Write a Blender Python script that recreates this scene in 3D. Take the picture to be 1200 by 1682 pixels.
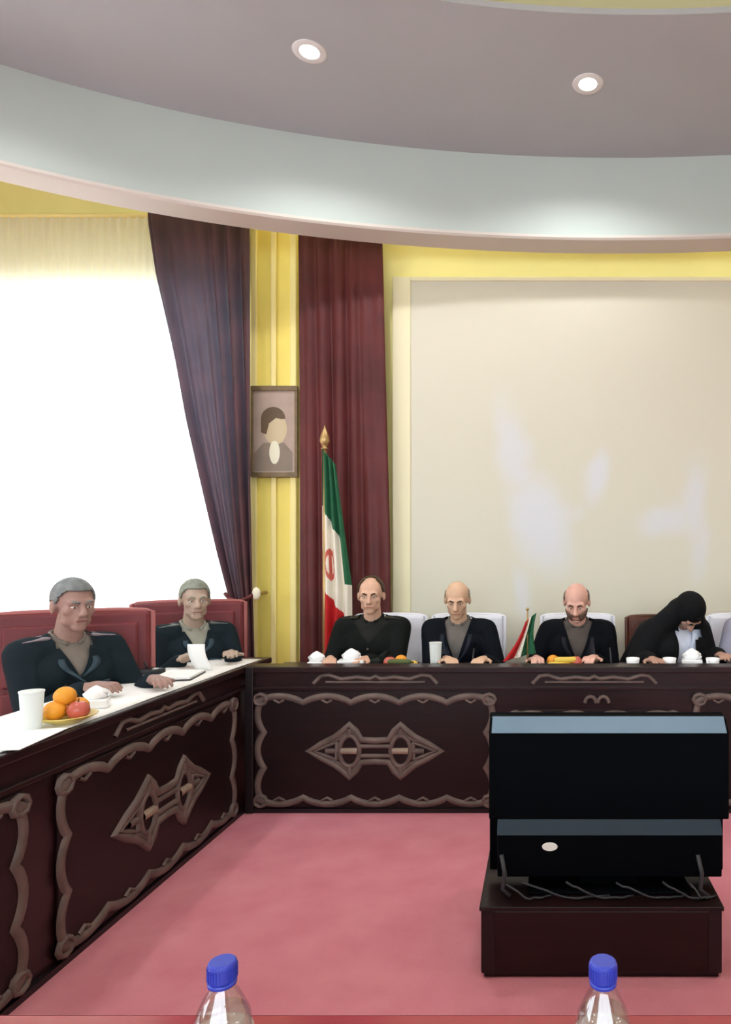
import bpy, bmesh, math, random
from mathutils import Vector, Matrix, Euler
from mathutils.bvhtree import BVHTree

for o in list(bpy.data.objects):
    bpy.data.objects.remove(o, do_unlink=True)
SC = bpy.context.scene
COL = SC.collection
rng = random.Random(7)
R = math.radians
PI = math.pi

# ------------------------------------------------------------------ camera
F, CX, CY, EYE = 1115.0, 891.0, 917.0, 1.393      # pixels, principal point, eye height
cam_d = bpy.data.cameras.new('camera')
cam = bpy.data.objects.new('camera', cam_d)
COL.objects.link(cam)
cam.location = (0, 0, EYE)
cam.rotation_euler = (PI / 2, 0, 0)
cam_d.sensor_fit = 'HORIZONTAL'
cam_d.sensor_width = 36.0
cam_d.lens = F / 1200 * 36.0
cam_d.shift_x = (600 - CX) / 1200
cam_d.shift_y = (CY - 841) / 1200
cam_d.clip_start = 0.05
SC.camera = cam

def at(x, y, d):
    """pixel direction taken to depth d (metres along the view axis)"""
    return Vector(((x - CX) * d / F, d, EYE + (CY - y) * d / F))

def on(x, y, z):
    """pixel direction taken down to the horizontal surface at height z"""
    return at(x, y, F * (EYE - z) / (y - CY))

# ------------------------------------------------------------------ world and exposure
W = bpy.data.worlds.new('sky'); SC.world = W
W.use_nodes = True
bg = W.node_tree.nodes['Background']
bg.inputs['Color'].default_value = (0.84, 0.93, 1.0, 1)
bg.inputs['Strength'].default_value = 9.0
SC.view_settings.view_transform = 'Standard'
SC.view_settings.look = 'None'
SC.view_settings.exposure = -0.35
SC.view_settings.gamma = 1.0
SC.view_settings.use_curve_mapping = False

DOWNLIGHT_W = 70.0
COVE_E = 0.45
WALL_COVE_E = 3.6

# ------------------------------------------------------------------ materials
def lin(c):
    return tuple(((v / 255) / 12.92 if v / 255 <= 0.04045 else ((v / 255 + 0.055) / 1.055) ** 2.4) for v in c)

def mat(name, rgb, rough=0.6, spec=0.4, var=0.0, scale=8.0, bump=0.0, bscale=60.0, metal=0.0,
        coat=0.0, sheen=0.0, stretch=(1, 1, 1), trans=0.0, rgb2=None, sss=0.0):
    m = bpy.data.materials.new(name); m.use_nodes = True
    nt = m.node_tree; b = nt.nodes['Principled BSDF']
    c = lin(rgb)
    b.inputs['Base Color'].default_value = (*c, 1)
    b.inputs['Roughness'].default_value = rough
    b.inputs['Specular IOR Level'].default_value = spec
    b.inputs['Metallic'].default_value = metal
    b.inputs['Coat Weight'].default_value = coat
    b.inputs['Coat Roughness'].default_value = 0.12
    b.inputs['Sheen Weight'].default_value = sheen
    b.inputs['Transmission Weight'].default_value = trans
    if var or bump:
        tc = nt.nodes.new('ShaderNodeTexCoord')
        mp = nt.nodes.new('ShaderNodeMapping'); mp.inputs['Scale'].default_value = stretch
        nt.links.new(tc.outputs['Object'], mp.inputs['Vector'])
    if var:
        n = nt.nodes.new('ShaderNodeTexNoise'); n.inputs['Scale'].default_value = scale
        n.inputs['Detail'].default_value = 5
        nt.links.new(mp.outputs['Vector'], n.inputs['Vector'])
        r = nt.nodes.new('ShaderNodeValToRGB')
        lo = tuple(max(0, v * (1 - var)) for v in c); hi = tuple(min(1, v * (1 + var)) for v in c)
        if rgb2: lo, hi = c, lin(rgb2)
        r.color_ramp.elements[0].position = 0.3; r.color_ramp.elements[0].color = (*lo, 1)
        r.color_ramp.elements[1].position = 0.7; r.color_ramp.elements[1].color = (*hi, 1)
        nt.links.new(n.outputs['Fac'], r.inputs['Fac'])
        nt.links.new(r.outputs['Color'], b.inputs['Base Color'])
    if bump:
        n2 = nt.nodes.new('ShaderNodeTexNoise'); n2.inputs['Scale'].default_value = bscale
        n2.inputs['Detail'].default_value = 3
        nt.links.new(mp.outputs['Vector'], n2.inputs['Vector'])
        bp = nt.nodes.new('ShaderNodeBump'); bp.inputs['Strength'].default_value = bump
        bp.inputs['Distance'].default_value = 0.01
        nt.links.new(n2.outputs['Fac'], bp.inputs['Height'])
        nt.links.new(bp.outputs['Normal'], b.inputs['Normal'])
    return m

def emit(name, rgb, strength):
    m = bpy.data.materials.new(name); m.use_nodes = True
    nt = m.node_tree; nt.nodes.clear()
    e = nt.nodes.new('ShaderNodeEmission'); o = nt.nodes.new('ShaderNodeOutputMaterial')
    e.inputs['Color'].default_value = (*rgb, 1); e.inputs['Strength'].default_value = strength
    nt.links.new(e.outputs[0], o.inputs['Surface'])
    return m

def thin_glass(name, tint=(0.97, 0.98, 0.98), gloss=0.08, rough=0.02):
    m = bpy.data.materials.new(name); m.use_nodes = True
    nt = m.node_tree; nt.nodes.clear()
    o = nt.nodes.new('ShaderNodeOutputMaterial'); mx = nt.nodes.new('ShaderNodeMixShader')
    t = nt.nodes.new('ShaderNodeBsdfTransparent'); g = nt.nodes.new('ShaderNodeBsdfGlossy')
    t.inputs['Color'].default_value = (*tint, 1); g.inputs['Roughness'].default_value = rough
    mx.inputs[0].default_value = gloss
    nt.links.new(t.outputs[0], mx.inputs[1]); nt.links.new(g.outputs[0], mx.inputs[2])
    nt.links.new(mx.outputs[0], o.inputs['Surface'])
    return m

def cloth_translucent(name, rgb, transl=0.5, transp=0.0, rough=0.8):
    m = bpy.data.materials.new(name); m.use_nodes = True
    nt = m.node_tree; nt.nodes.clear()
    o = nt.nodes.new('ShaderNodeOutputMaterial')
    d = nt.nodes.new('ShaderNodeBsdfDiffuse'); t = nt.nodes.new('ShaderNodeBsdfTranslucent')
    for n in (d, t): n.inputs['Color'].default_value = (*lin(rgb), 1)
    mx = nt.nodes.new('ShaderNodeMixShader'); mx.inputs[0].default_value = transl
    nt.links.new(d.outputs[0], mx.inputs[1]); nt.links.new(t.outputs[0], mx.inputs[2])
    out = mx
    if transp:
        tr = nt.nodes.new('ShaderNodeBsdfTransparent'); m2 = nt.nodes.new('ShaderNodeMixShader')
        m2.inputs[0].default_value = transp
        nt.links.new(mx.outputs[0], m2.inputs[1]); nt.links.new(tr.outputs[0], m2.inputs[2]); out = m2
    nt.links.new(out.outputs[0], o.inputs['Surface'])
    return m

def two_tone_cloth(name, front, back, transl):
    """satin drape: room side colour, and the colour daylight takes on passing through it"""
    m = bpy.data.materials.new(name); m.use_nodes = True
    nt = m.node_tree; nt.nodes.clear()
    o = nt.nodes.new('ShaderNodeOutputMaterial')
    d = nt.nodes.new('ShaderNodeBsdfPrincipled'); t = nt.nodes.new('ShaderNodeBsdfTranslucent')
    d.inputs['Roughness'].default_value = .55; d.inputs['Specular IOR Level'].default_value = .3
    tc = nt.nodes.new('ShaderNodeTexCoord'); n = nt.nodes.new('ShaderNodeTexNoise'); n.inputs['Scale'].default_value = 4
    r = nt.nodes.new('ShaderNodeValToRGB'); c = lin(front)
    r.color_ramp.elements[0].position = .3; r.color_ramp.elements[0].color = (*[v * .75 for v in c], 1)
    r.color_ramp.elements[1].position = .7; r.color_ramp.elements[1].color = (*[v * 1.25 for v in c], 1)
    nt.links.new(tc.outputs['Object'], n.inputs['Vector']); nt.links.new(n.outputs['Fac'], r.inputs['Fac'])
    nt.links.new(r.outputs['Color'], d.inputs['Base Color'])
    t.inputs['Color'].default_value = (*lin(back), 1)
    mx = nt.nodes.new('ShaderNodeMixShader'); mx.inputs[0].default_value = transl
    nt.links.new(d.outputs[0], mx.inputs[1]); nt.links.new(t.outputs[0], mx.inputs[2])
    nt.links.new(mx.outputs[0], o.inputs['Surface'])
    return m

def carpet_mat():
    m = mat('red_carpet', (204, 124, 136), 0.95, 0.1, 0.10, 5.0, 0.35, 220.0, rgb2=(214, 138, 148))
    return m

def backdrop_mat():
    """cream board with pale blue shapes"""
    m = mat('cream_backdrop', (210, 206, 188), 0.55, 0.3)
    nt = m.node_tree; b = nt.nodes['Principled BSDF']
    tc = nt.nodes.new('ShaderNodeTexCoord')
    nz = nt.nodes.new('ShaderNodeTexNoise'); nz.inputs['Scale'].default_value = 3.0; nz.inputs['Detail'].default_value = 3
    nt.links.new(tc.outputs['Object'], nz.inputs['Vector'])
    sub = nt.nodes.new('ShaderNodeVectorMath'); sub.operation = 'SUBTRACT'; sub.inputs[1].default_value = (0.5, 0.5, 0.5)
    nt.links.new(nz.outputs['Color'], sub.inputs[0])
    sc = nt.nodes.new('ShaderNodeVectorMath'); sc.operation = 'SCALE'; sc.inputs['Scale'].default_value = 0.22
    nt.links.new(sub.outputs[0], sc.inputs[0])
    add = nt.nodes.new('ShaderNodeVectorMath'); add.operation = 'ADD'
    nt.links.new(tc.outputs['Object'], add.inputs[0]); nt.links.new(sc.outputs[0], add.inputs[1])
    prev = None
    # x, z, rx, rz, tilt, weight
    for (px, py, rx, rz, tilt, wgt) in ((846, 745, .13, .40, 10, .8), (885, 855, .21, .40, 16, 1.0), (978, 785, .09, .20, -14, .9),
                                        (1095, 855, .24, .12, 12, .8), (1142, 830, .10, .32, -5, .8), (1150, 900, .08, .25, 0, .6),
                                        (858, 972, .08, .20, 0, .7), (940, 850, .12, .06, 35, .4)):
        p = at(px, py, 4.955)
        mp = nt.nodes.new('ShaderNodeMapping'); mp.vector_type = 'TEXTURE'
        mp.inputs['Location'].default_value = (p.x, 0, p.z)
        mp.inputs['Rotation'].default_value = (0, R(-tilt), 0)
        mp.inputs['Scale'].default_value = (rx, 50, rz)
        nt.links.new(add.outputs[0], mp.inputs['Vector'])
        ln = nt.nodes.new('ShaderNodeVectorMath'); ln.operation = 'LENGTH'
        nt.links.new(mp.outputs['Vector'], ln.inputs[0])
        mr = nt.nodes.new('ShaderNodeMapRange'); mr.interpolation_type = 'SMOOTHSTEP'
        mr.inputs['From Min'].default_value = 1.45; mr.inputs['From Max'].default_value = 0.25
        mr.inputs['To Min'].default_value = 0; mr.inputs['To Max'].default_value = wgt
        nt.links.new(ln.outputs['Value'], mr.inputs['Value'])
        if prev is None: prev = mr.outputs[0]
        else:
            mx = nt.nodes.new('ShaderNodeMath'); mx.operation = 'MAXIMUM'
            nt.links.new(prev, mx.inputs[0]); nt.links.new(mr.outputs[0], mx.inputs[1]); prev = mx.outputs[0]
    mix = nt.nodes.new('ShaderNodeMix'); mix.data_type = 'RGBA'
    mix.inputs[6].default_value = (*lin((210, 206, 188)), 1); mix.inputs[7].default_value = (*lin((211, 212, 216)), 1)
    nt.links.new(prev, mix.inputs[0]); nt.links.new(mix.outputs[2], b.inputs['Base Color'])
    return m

M = {}
M['carpet'] = carpet_mat()
M['yellow'] = mat('yellow_wall_paint', (236, 226, 154), 0.7, 0.3, 0.03, 3.0)
M['pil'] = mat('yellow_pilaster_paint', (236, 216, 110), 0.55, 0.4, 0.04, 4.0)
M['pil2'] = mat('pale_yellow_fillet', (240, 224, 150), 0.5, 0.4)
M['white'] = mat('white_plaster', (184, 194, 187), 0.8, 0.2, 0.02, 2.0)
M['lip'] = mat('cream_plaster_moulding', (204, 196, 186), 0.7, 0.2)
M['ceil'] = mat('mauve_grey_ceiling_paint', (176, 180, 182), 0.8, 0.2, 0.03, 1.5)
M['recess'] = mat('yellow_recess_paint', (222, 217, 182), 0.8, 0.2)
M['plainwall'] = mat('cream_wall_paint', (232, 222, 190), 0.8, 0.2)
M['wood'] = mat('dark_mahogany', (36, 16, 18), 0.36, 0.32, 0.35, 3.0, 0.05, 25, coat=0.15, stretch=(1, 1, 9))
M['wood2'] = mat('dark_mahogany_panel', (28, 12, 13), 0.42, 0.3, 0.3, 3.0, 0.05, 25, stretch=(1, 1, 9))
M['post'] = mat('near_black_mahogany', (26, 17, 20), 0.4, 0.4, 0.25, 4.0)
M['carve'] = mat('dull_bronze_carving', (98, 82, 76), 0.5, 0.4, 0.25, 14.0)
M['carve2'] = mat('pale_bronze_carving', (142, 122, 106), 0.5, 0.4, 0.2, 14.0)
M['drape'] = mat('maroon_satin', (86, 34, 34), 0.5, 0.3, 0.25, 3.0, 0.1, 80, sheen=0.03)
M['drape1'] = two_tone_cloth('plum_satin', (80, 46, 50), (104, 114, 134), 0.17)
M['sheer'] = cloth_translucent('white_sheer', (246, 244, 238), 0.55, 0.25)
M['glass'] = thin_glass('window_glass')
M['frame'] = mat('white_window_frame', (225, 225, 222), 0.4, 0.4)
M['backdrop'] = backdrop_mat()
M['backframe'] = mat('pale_cream_frame', (228, 221, 186), 0.5, 0.3)
M['red_leather'] = mat('red_upholstery', (104, 42, 46), 0.5, 0.3, 0.15, 6.0, 0.08, 90)
M['red_pipe'] = mat('pink_edge_piping', (158, 92, 90), 0.5, 0.3)
M['chair_wood'] = mat('beige_chair_wood', (170, 130, 110), 0.45, 0.4, 0.15, 6.0)
M['brown_wood'] = mat('brown_chair_wood', (82, 42, 26), 0.4, 0.4, 0.2, 6.0)
M['white_cover'] = mat('white_chair_cover', (218, 218, 226), 0.75, 0.2, 0.03, 5.0, 0.15, 30)
M['black_plastic'] = mat('black_plastic', (4, 6, 9), 0.7, 0.04)
M['bevel_light'] = mat('bevel_light_blue_grey', (104, 124, 140), 0.4, 0.3, 0.08, 4.0)  # ceiling light on the television's top bevel, put into the colour
M['bevel_light_dim'] = mat('bevel_light_slate', (38, 50, 60), 0.5, 0.2, 0.08, 4.0)  # dimmer light on the lower housing's top, put into the colour
M['label'] = mat('white_label', (235, 233, 225), 0.6, 0.3)
M['cable'] = mat('grey_cable', (48, 48, 52), 0.5, 0.4)
M['tvwood'] = mat('dark_brown_plinth', (28, 12, 12), 0.4, 0.3, 0.25, 3.0, coat=0.1, stretch=(1, 1, 8))
M['neartable'] = mat('red_lacquered_top', (148, 62, 70), 0.14, 0.5, 0.06, 5.0)
M['gold'] = mat('old_gold', (176, 146, 96), 0.35, 0.5, metal=0.6)
M['green'] = mat('flag_green', (40, 96, 66), 0.7, 0.2, 0.1, 12.0)
M['fwhite'] = mat('flag_white', (230, 222, 206), 0.7, 0.2, 0.03, 12.0)
M['fred'] = mat('flag_red', (188, 38, 40), 0.7, 0.2, 0.1, 12.0)
M['femb'] = mat('flag_emblem_red', (196, 96, 84), 0.7, 0.2)
M['steel'] = mat('grey_metal', (120, 122, 126), 0.35, 0.5, metal=0.7)
M['dark_metal'] = mat('dark_grey_metal', (48, 50, 54), 0.4, 0.5, metal=0.3)
M['paper'] = mat('white_paper', (240, 240, 238), 0.7, 0.2)
M['runner'] = mat('white_table_runner', (244, 243, 240), 0.5, 0.4, 0.02, 6.0)
M['china'] = mat('white_china', (240, 240, 240), 0.2, 0.5)
M['plastic_clear'] = thin_glass('clear_plastic', (0.90, 0.92, 0.93), 0.16, 0.08)
M['frosted'] = cloth_translucent('frosted_plastic', (246, 249, 248), 0.5, 0.25)
M['blue_cap'] = mat('blue_bottle_cap', (44, 60, 168), 0.35, 0.5)
M['bottle_label'] = cloth_translucent('pale_bottle_label', (236, 206, 196), 0.4, 0.1)
M['water'] = thin_glass('water', (0.88, 0.90, 0.90), 0.12, 0.05)
M['orange'] = mat('orange_peel', (226, 150, 40), 0.5, 0.4, 0.1, 10.0, 0.2, 160)
M['banana'] = mat('banana_peel', (222, 190, 80), 0.5, 0.4, 0.1, 10.0)
M['apple'] = mat('red_apple_skin', (190, 92, 78), 0.3, 0.5, 0.25, 8.0)
M['cuke'] = mat('green_cucumber_skin', (70, 84, 38), 0.45, 0.4, 0.2, 14.0)
M['stem'] = mat('brown_stem', (70, 48, 28), 0.7, 0.2)
M['plate_gold'] = mat('yellow_glazed_plate', (206, 182, 96), 0.3, 0.5, 0.05, 8.0)
M['tissue'] = mat('white_tissue', (250, 250, 250), 0.9, 0.1)
M['portrait_frame'] = mat('brown_gilt_frame', (112, 92, 62), 0.45, 0.5, 0.2, 20.0)
M['p_bg'] = mat('portrait_print_ground', (172, 152, 138), 0.5, 0.3, 0.08, 8.0)
M['p_dark'] = mat('portrait_print_dark', (96, 78, 58), 0.5, 0.3, 0.08, 20.0)
M['p_pale'] = mat('portrait_print_pale', (198, 180, 146), 0.5, 0.3)
M['p_white'] = mat('portrait_print_white', (224, 220, 196), 0.5, 0.3)
M['p_grey'] = mat('portrait_print_robe', (134, 120, 106), 0.5, 0.3, 0.06, 12.0)

# ------------------------------------------------------------------ mesh helpers
class MB:
    """collects shapes; build() links them as ONE mesh object"""
    def __init__(s):
        s.v, s.f, s.mi = [], [], []
    def add(s, vs, fs, mi=0):
        o = len(s.v)
        s.v += [tuple(p) for p in vs]
        for f in fs:
            s.f.append(tuple(i + o for i in f)); s.mi.append(mi)
        return s
    def box(s, x0, x1, y0, y1, z0, z1, mi=0):
        vs = [(x, y, z) for z in (z0, z1) for y in (y0, y1) for x in (x0, x1)]
        return s.add(vs, [(0, 2, 3, 1), (4, 5, 7, 6), (0, 1, 5, 4), (2, 6, 7, 3), (0, 4, 6, 2), (1, 3, 7, 5)], mi)
    def obox(s, c, size, rot=(0, 0, 0), mi=0):
        m = Euler(rot).to_matrix(); c = Vector(c); h = Vector(size) / 2
        vs = [c + m @ Vector((x * h.x, y * h.y, z * h.z)) for z in (-1, 1) for y in (-1, 1) for x in (-1, 1)]
        return s.add(vs, [(0, 2, 3, 1), (4, 5, 7, 6), (0, 1, 5, 4), (2, 6, 7, 3), (0, 4, 6, 2), (1, 3, 7, 5)], mi)
    def tube(s, pts, rads, n=12, mi=0, cap=True, flat=1.0):
        pts = [Vector(p) for p in pts]
        if not isinstance(rads, (list, tuple)): rads = [rads] * len(pts)
        rings = []; prev = None
        for i, p in enumerate(pts):
            t = (pts[min(i + 1, len(pts) - 1)] - pts[max(i - 1, 0)])
            t = t.normalized() if t.length > 1e-9 else Vector((0, 0, 1))
            if prev is None:
                a = Vector((1, 0, 0)) if abs(t.x) < 0.9 else Vector((0, 1, 0))
                u = (a - t * a.dot(t)).normalized()
            else:
                u = (prev - t * prev.dot(t)); u = u.normalized() if u.length > 1e-6 else prev
            prev = u; w = t.cross(u)
            rings.append([p + (u * math.cos(2 * PI * k / n) + w * math.sin(2 * PI * k / n) * flat) * rads[i] for k in range(n)])
        vs = [q for r in rings for q in r]; fs = []
        for i in range(len(rings) - 1):
            for k in range(n):
                k2 = (k + 1) % n
                fs.append((i * n + k, i * n + k2, (i + 1) * n + k2, (i + 1) * n + k))
        if cap:
            fs.append(tuple(range(n))[::-1]); b = (len(rings) - 1) * n
            fs.append(tuple(b + k for k in range(n)))
        return s.add(vs, fs, mi)
    def ell(s, c, r, rot=None, nu=20, nv=12, mi=0):
        c = Vector(c); m = rot if rot is not None else Matrix.Identity(3)
        if not isinstance(r, (list, tuple)): r = (r, r, r)
        vs = [c + m @ Vector((0, 0, -r[2]))]
        for j in range(1, nv):
            a = -PI / 2 + PI * j / nv
            for k in range(nu):
                t = 2 * PI * k / nu
                vs.append(c + m @ Vector((r[0] * math.cos(a) * math.cos(t), r[1] * math.cos(a) * math.sin(t), r[2] * math.sin(a))))
        vs.append(c + m @ Vector((0, 0, r[2])))
        fs = []
        for k in range(nu):
            fs.append((0, 1 + (k + 1) % nu, 1 + k))
        for j in range(nv - 2):
            for k in range(nu):
                a = 1 + j * nu + k; b = 1 + j * nu + (k + 1) % nu
                fs.append((a, b, b + nu, a + nu))
        t = len(vs) - 1; o = 1 + (nv - 2) * nu
        for k in range(nu):
            fs.append((o + k, o + (k + 1) % nu, t))
        return s.add(vs, fs, mi)
    def capsule(s, a, b, ra, rb=None, n=14, mi=0):
        """closed tapered limb with round ends"""
        if rb is None: rb = ra
        a, b = Vector(a), Vector(b); d = (b - a); L = d.length
        d = d.normalized() if L > 1e-9 else Vector((0, 0, 1))
        pts, rs = [], []
        for k in range(6):
            t = PI / 2 * k / 5
            pts.append(a - d * ra * math.cos(t)); rs.append(max(ra * math.sin(t), ra * 0.02))
        for k in range(6):
            t = PI / 2 * k / 5
            pts.append(b + d * rb * math.sin(t)); rs.append(max(rb * math.cos(t), rb * 0.02))
        return s.tube(pts, rs, n, mi)
    def lathe(s, prof, c=(0, 0, 0), n=24, mi=0, sx=1.0, sy=1.0):
        c = Vector(c); vs = []; fs = []
        for (r, z) in prof:
            for k in range(n):
                t = 2 * PI * k / n
                vs.append(c + Vector((r * math.cos(t) * sx, r * math.sin(t) * sy, z)))
        for i in range(len(prof) - 1):
            for k in range(n):
                k2 = (k + 1) % n
                fs.append((i * n + k, i * n + k2, (i + 1) * n + k2, (i + 1) * n + k))
        if prof[0][0] > 1e-6: fs.append(tuple(range(n))[::-1])
        if prof[-1][0] > 1e-6: fs.append(tuple((len(prof) - 1) * n + k for k in range(n)))
        return s.add(vs, fs, mi)
    def grid(s, P, mi=0):
        """P[i][j] rows of points"""
        nr, nc = len(P), len(P[0])
        fs = [(i * nc + j, i * nc + j + 1, (i + 1) * nc + j + 1, (i + 1) * nc + j) for i in range(nr - 1) for j in range(nc - 1)]
        return s.add([p for r in P for p in r], fs, mi)
    def mesh(s, name='mesh'):
        me = bpy.data.meshes.new(name); me.from_pydata(s.v, [], s.f); me.update()
        if any(s.mi): me.polygons.foreach_set('material_index', s.mi)
        return me
    def build(s, name, mats, parent=None, smooth=False, bevel=0.0, solid=0.0, subs=0, loc=None):
        o = bpy.data.objects.new(name, s.mesh(name)); COL.objects.link(o)
        for m in (mats if isinstance(mats, (list, tuple)) else [mats]): o.data.materials.append(m)
        if parent is not None: o.parent = parent
        if loc is not None: o.location = loc
        if smooth: o.data.polygons.foreach_set('use_smooth', [True] * len(o.data.polygons))
        if solid:
            q = o.modifiers.new('solid', 'SOLIDIFY'); q.thickness = solid; q.offset = 0
        if bevel:
            q = o.modifiers.new('bevel', 'BEVEL'); q.width = bevel; q.segments = 2; q.limit_method = 'ANGLE'; q.angle_limit = R(40)
        if subs:
            q = o.modifiers.new('subs', 'SUBSURF'); q.levels = subs; q.render_levels = subs
        return o

def tag(o, label=None, cat=None, group=None, kind=None):
    if label: o['label'] = label
    if cat: o['category'] = cat
    if group: o['group'] = group
    if kind: o['kind'] = kind
    return o

def empty(name, loc=(0, 0, 0), rz=0.0, label=None, cat=None, group=None, kind=None):
    o = bpy.data.objects.new(name, None); COL.objects.link(o)
    o.empty_display_size = 0.1
    o.location = loc; o.rotation_euler = (0, 0, rz)
    return tag(o, label, cat, group, kind)

def copy_tree(o, parent=None):
    c = o.copy(); COL.objects.link(c); c.parent = parent
    for ch in list(o.children): copy_tree(ch, c)
    return c

def bake(o):
    """apply the modifiers of o"""
    dg = bpy.context.evaluated_depsgraph_get(); dg.update()
    me = bpy.data.meshes.new_from_object(o.evaluated_get(dg))
    old = o.data; o.modifiers.clear(); o.data = me
    bpy.data.meshes.remove(old)
    return o

# ------------------------------------------------------------------ the room
WALL_Y = 5.0
XL, XR, YF, ZC = -5.2, 5.6, -3.2, 4.32
win = dict(x0=-4.75, x1=-2.16, z0=0.92, z1=3.40)

MB().box(XL, XR, YF, WALL_Y + 0.2, -0.1, 0.0).build('floor', M['carpet']); tag(bpy.data.objects['floor'], kind='structure')
m = MB()
m.box(XL, win['x0'], WALL_Y, WALL_Y + 0.2, 0, ZC); m.box(win['x1'], XR, WALL_Y, WALL_Y + 0.2, 0, ZC)
m.box(win['x0'], win['x1'], WALL_Y, WALL_Y + 0.2, 0, win['z0']); m.box(win['x0'], win['x1'], WALL_Y, WALL_Y + 0.2, win['z1'], ZC)
tag(m.build('wall_back', M['yellow']), kind='structure')
wl = dict(y0=-1.6, y1=2.2, z0=0.95, z1=3.4); wf = dict(x0=-2.6, x1=3.6, z0=0.95, z1=3.3)
m = MB(); m.box(XL - .2, XL, YF, wl['y0'], 0, ZC); m.box(XL - .2, XL, wl['y1'], WALL_Y + .2, 0, ZC)
m.box(XL - .2, XL, wl['y0'], wl['y1'], 0, wl['z0']); m.box(XL - .2, XL, wl['y0'], wl['y1'], wl['z1'], ZC)
tag(m.build('wall_left', M['plainwall']), kind='structure')
tag(MB().box(XR, XR + 0.2, YF, WALL_Y + 0.2, 0, ZC).build('wall_right', M['plainwall']), kind='structure')
m = MB(); m.box(XL, wf['x0'], YF - .2, YF, 0, ZC); m.box(wf['x1'], XR, YF - .2, YF, 0, ZC)
m.box(wf['x0'], wf['x1'], YF - .2, YF, 0, wf['z0']); m.box(wf['x0'], wf['x1'], YF - .2, YF, wf['z1'], ZC)
tag(m.build('wall_front', M['plainwall']), kind='structure')

# ceiling slab, then the oval coffer that hangs from it
ceiling = MB().box(XL, XR, YF, WALL_Y + 0.2, ZC, ZC + 0.15).build('ceiling', M['recess']); tag(ceiling, kind='structure')
EC = Vector((0.5, 2.35)); EA, EB = 4.4, 2.25; Z_LIP, Z_COF = 3.547, 4.107
NE = 144
def ering(a, b, z):
    return [(EC.x + a * math.cos(2 * PI * k / NE), EC.y + b * math.sin(2 * PI * k / NE), z) for k in range(NE)]
def sweep_ellipse(mb, prof, closed=False, a0=EA, b0=EB):
    rings = [ering(a0 + w, b0 + w, z) for (w, z) in prof]
    if closed: rings.append(rings[0])
    vs = [p for r in rings for p in r]; fs = []
    for i in range(len(rings) - 1):
        for k in range(NE):
            k2 = (k + 1) % NE
            fs.append((i * NE + k, i * NE + k2, (i + 1) * NE + k2, (i + 1) * NE + k))
    return mb.add(vs, fs)
mb = MB(); sweep_ellipse(mb, [(0.0, Z_COF + 0.05), (0.0, Z_LIP + 0.03), (0.19, Z_LIP + 0.03), (0.19, ZC), (0.03, ZC)])
bulk = mb.build('trim_1', M['white'], smooth=False); tag(bulk, 'white curved plaster bulkhead around the oval ceiling coffer', kind='structure')
for p in bulk.data.polygons: p.use_smooth = True
q = bulk.modifiers.new('es', 'EDGE_SPLIT'); q.split_angle = R(40)
mb = MB(); sweep_ellipse(mb, [(-0.012, Z_LIP + 0.03), (-0.012, Z_LIP + 0.012), (0.0, Z_LIP), (0.2, Z_LIP), (0.205, Z_LIP + 0.03)], True)
mb.build('lower_moulding', M['lip'], bulk)
IA, IB = 2.5, 1.04
mb = MB()
r1, r2, r3 = ering(EA + 0.02, EB + 0.02, Z_COF), ering(IA, IB, Z_COF), ering(IA, IB, Z_COF + 0.03)
r4 = ering(EA + 0.02, EB + 0.02, Z_COF + 0.03)
vs = r1 + r2 + r3 + r4; fs = []
for i in range(4):
    j = (i + 1) % 4
    for k in range(NE):
        k2 = (k + 1) % NE
        fs.append((i * NE + k, i * NE + k2, j * NE + k2, j * NE + k))
cof = mb.add(vs, fs).build('coffer_panel', M['ceil'], ceiling)
mb = MB(); sweep_ellipse(mb, [(0.45, Z_COF + 0.03), (0.45, ZC)], False, IA, IB)
mb.build('recess_side', M['recess'], ceiling)
mb = MB(); sweep_ellipse(mb, [(0.20, Z_COF + 0.031), (0.20, Z_COF + 0.05), (0.24, Z_COF + 0.05), (0.24, Z_COF + 0.031)], True, IA, IB)
tag(mb.build('cove_light_strip', emit('warm_cove_emission', (1.0, 0.92, 0.72), COVE_E * 6)),
    'warm light strip hidden on the ledge of the oval ceiling recess', 'light')
mb = MB(); mb.box(-2.6, 3.6, WALL_Y - 0.2, WALL_Y - 0.17, ZC - 0.06, ZC - 0.03)
tag(mb.build('wall_light_strip', emit('warm_wall_emission', (1.0, 0.90, 0.68), WALL_COVE_E * 6)),
    'warm light strip above the curtains behind the bulkhead', 'light')

# downlights on the coffer
def downlight(x, y, label):
    r = empty('downlight', (x, y, Z_COF), 0, label, 'downlight', 'recessed downlights round the oval coffer')
    MB().lathe([(0.055, -0.002), (0.085, -0.004), (0.09, 0.0), (0.085, 0.004), (0.055, 0.004), (0.055, -0.002)], n=28).build('rim', M['frame'], r, smooth=True)
    MB().lathe([(0.0001, -0.006), (0.04, -0.0055), (0.058, 0.0)], n=28).build('lens', LAMP, r, smooth=True)
    l = bpy.data.lights.new('downlight_lamp', 'SPOT'); l.energy = DOWNLIGHT_W; l.spot_size = R(150); l.spot_blend = 0.55
    l.shadow_soft_size = 0.06; l.color = (0.97, 0.98, 1.0)
    lo = bpy.data.objects.new('lamp', l); COL.objects.link(lo); lo.parent = r; lo.location = (0, 0, -0.03)
    return r
LAMP = emit('downlight_emission', (1, 1, 1), 30.0)
p1, p2 = at(508, 85, F * (Z_COF - EYE) / (CY - 85)), at(965, 138, F * (Z_COF - EYE) / (CY - 138))
downlight(p1.x, p1.y, 'bright round ceiling downlight above the maroon curtains')
downlight(p2.x, p2.y, 'bright round ceiling downlight above the cream backdrop')
for i, t in enumerate((28, 158, 196, 227, 270, 313, 344)):
    downlight(EC.x + 3.3 * math.cos(R(t)), EC.y + 1.54 * math.sin(R(t)), 'round ceiling downlight on the oval coffer outside the picture')

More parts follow.
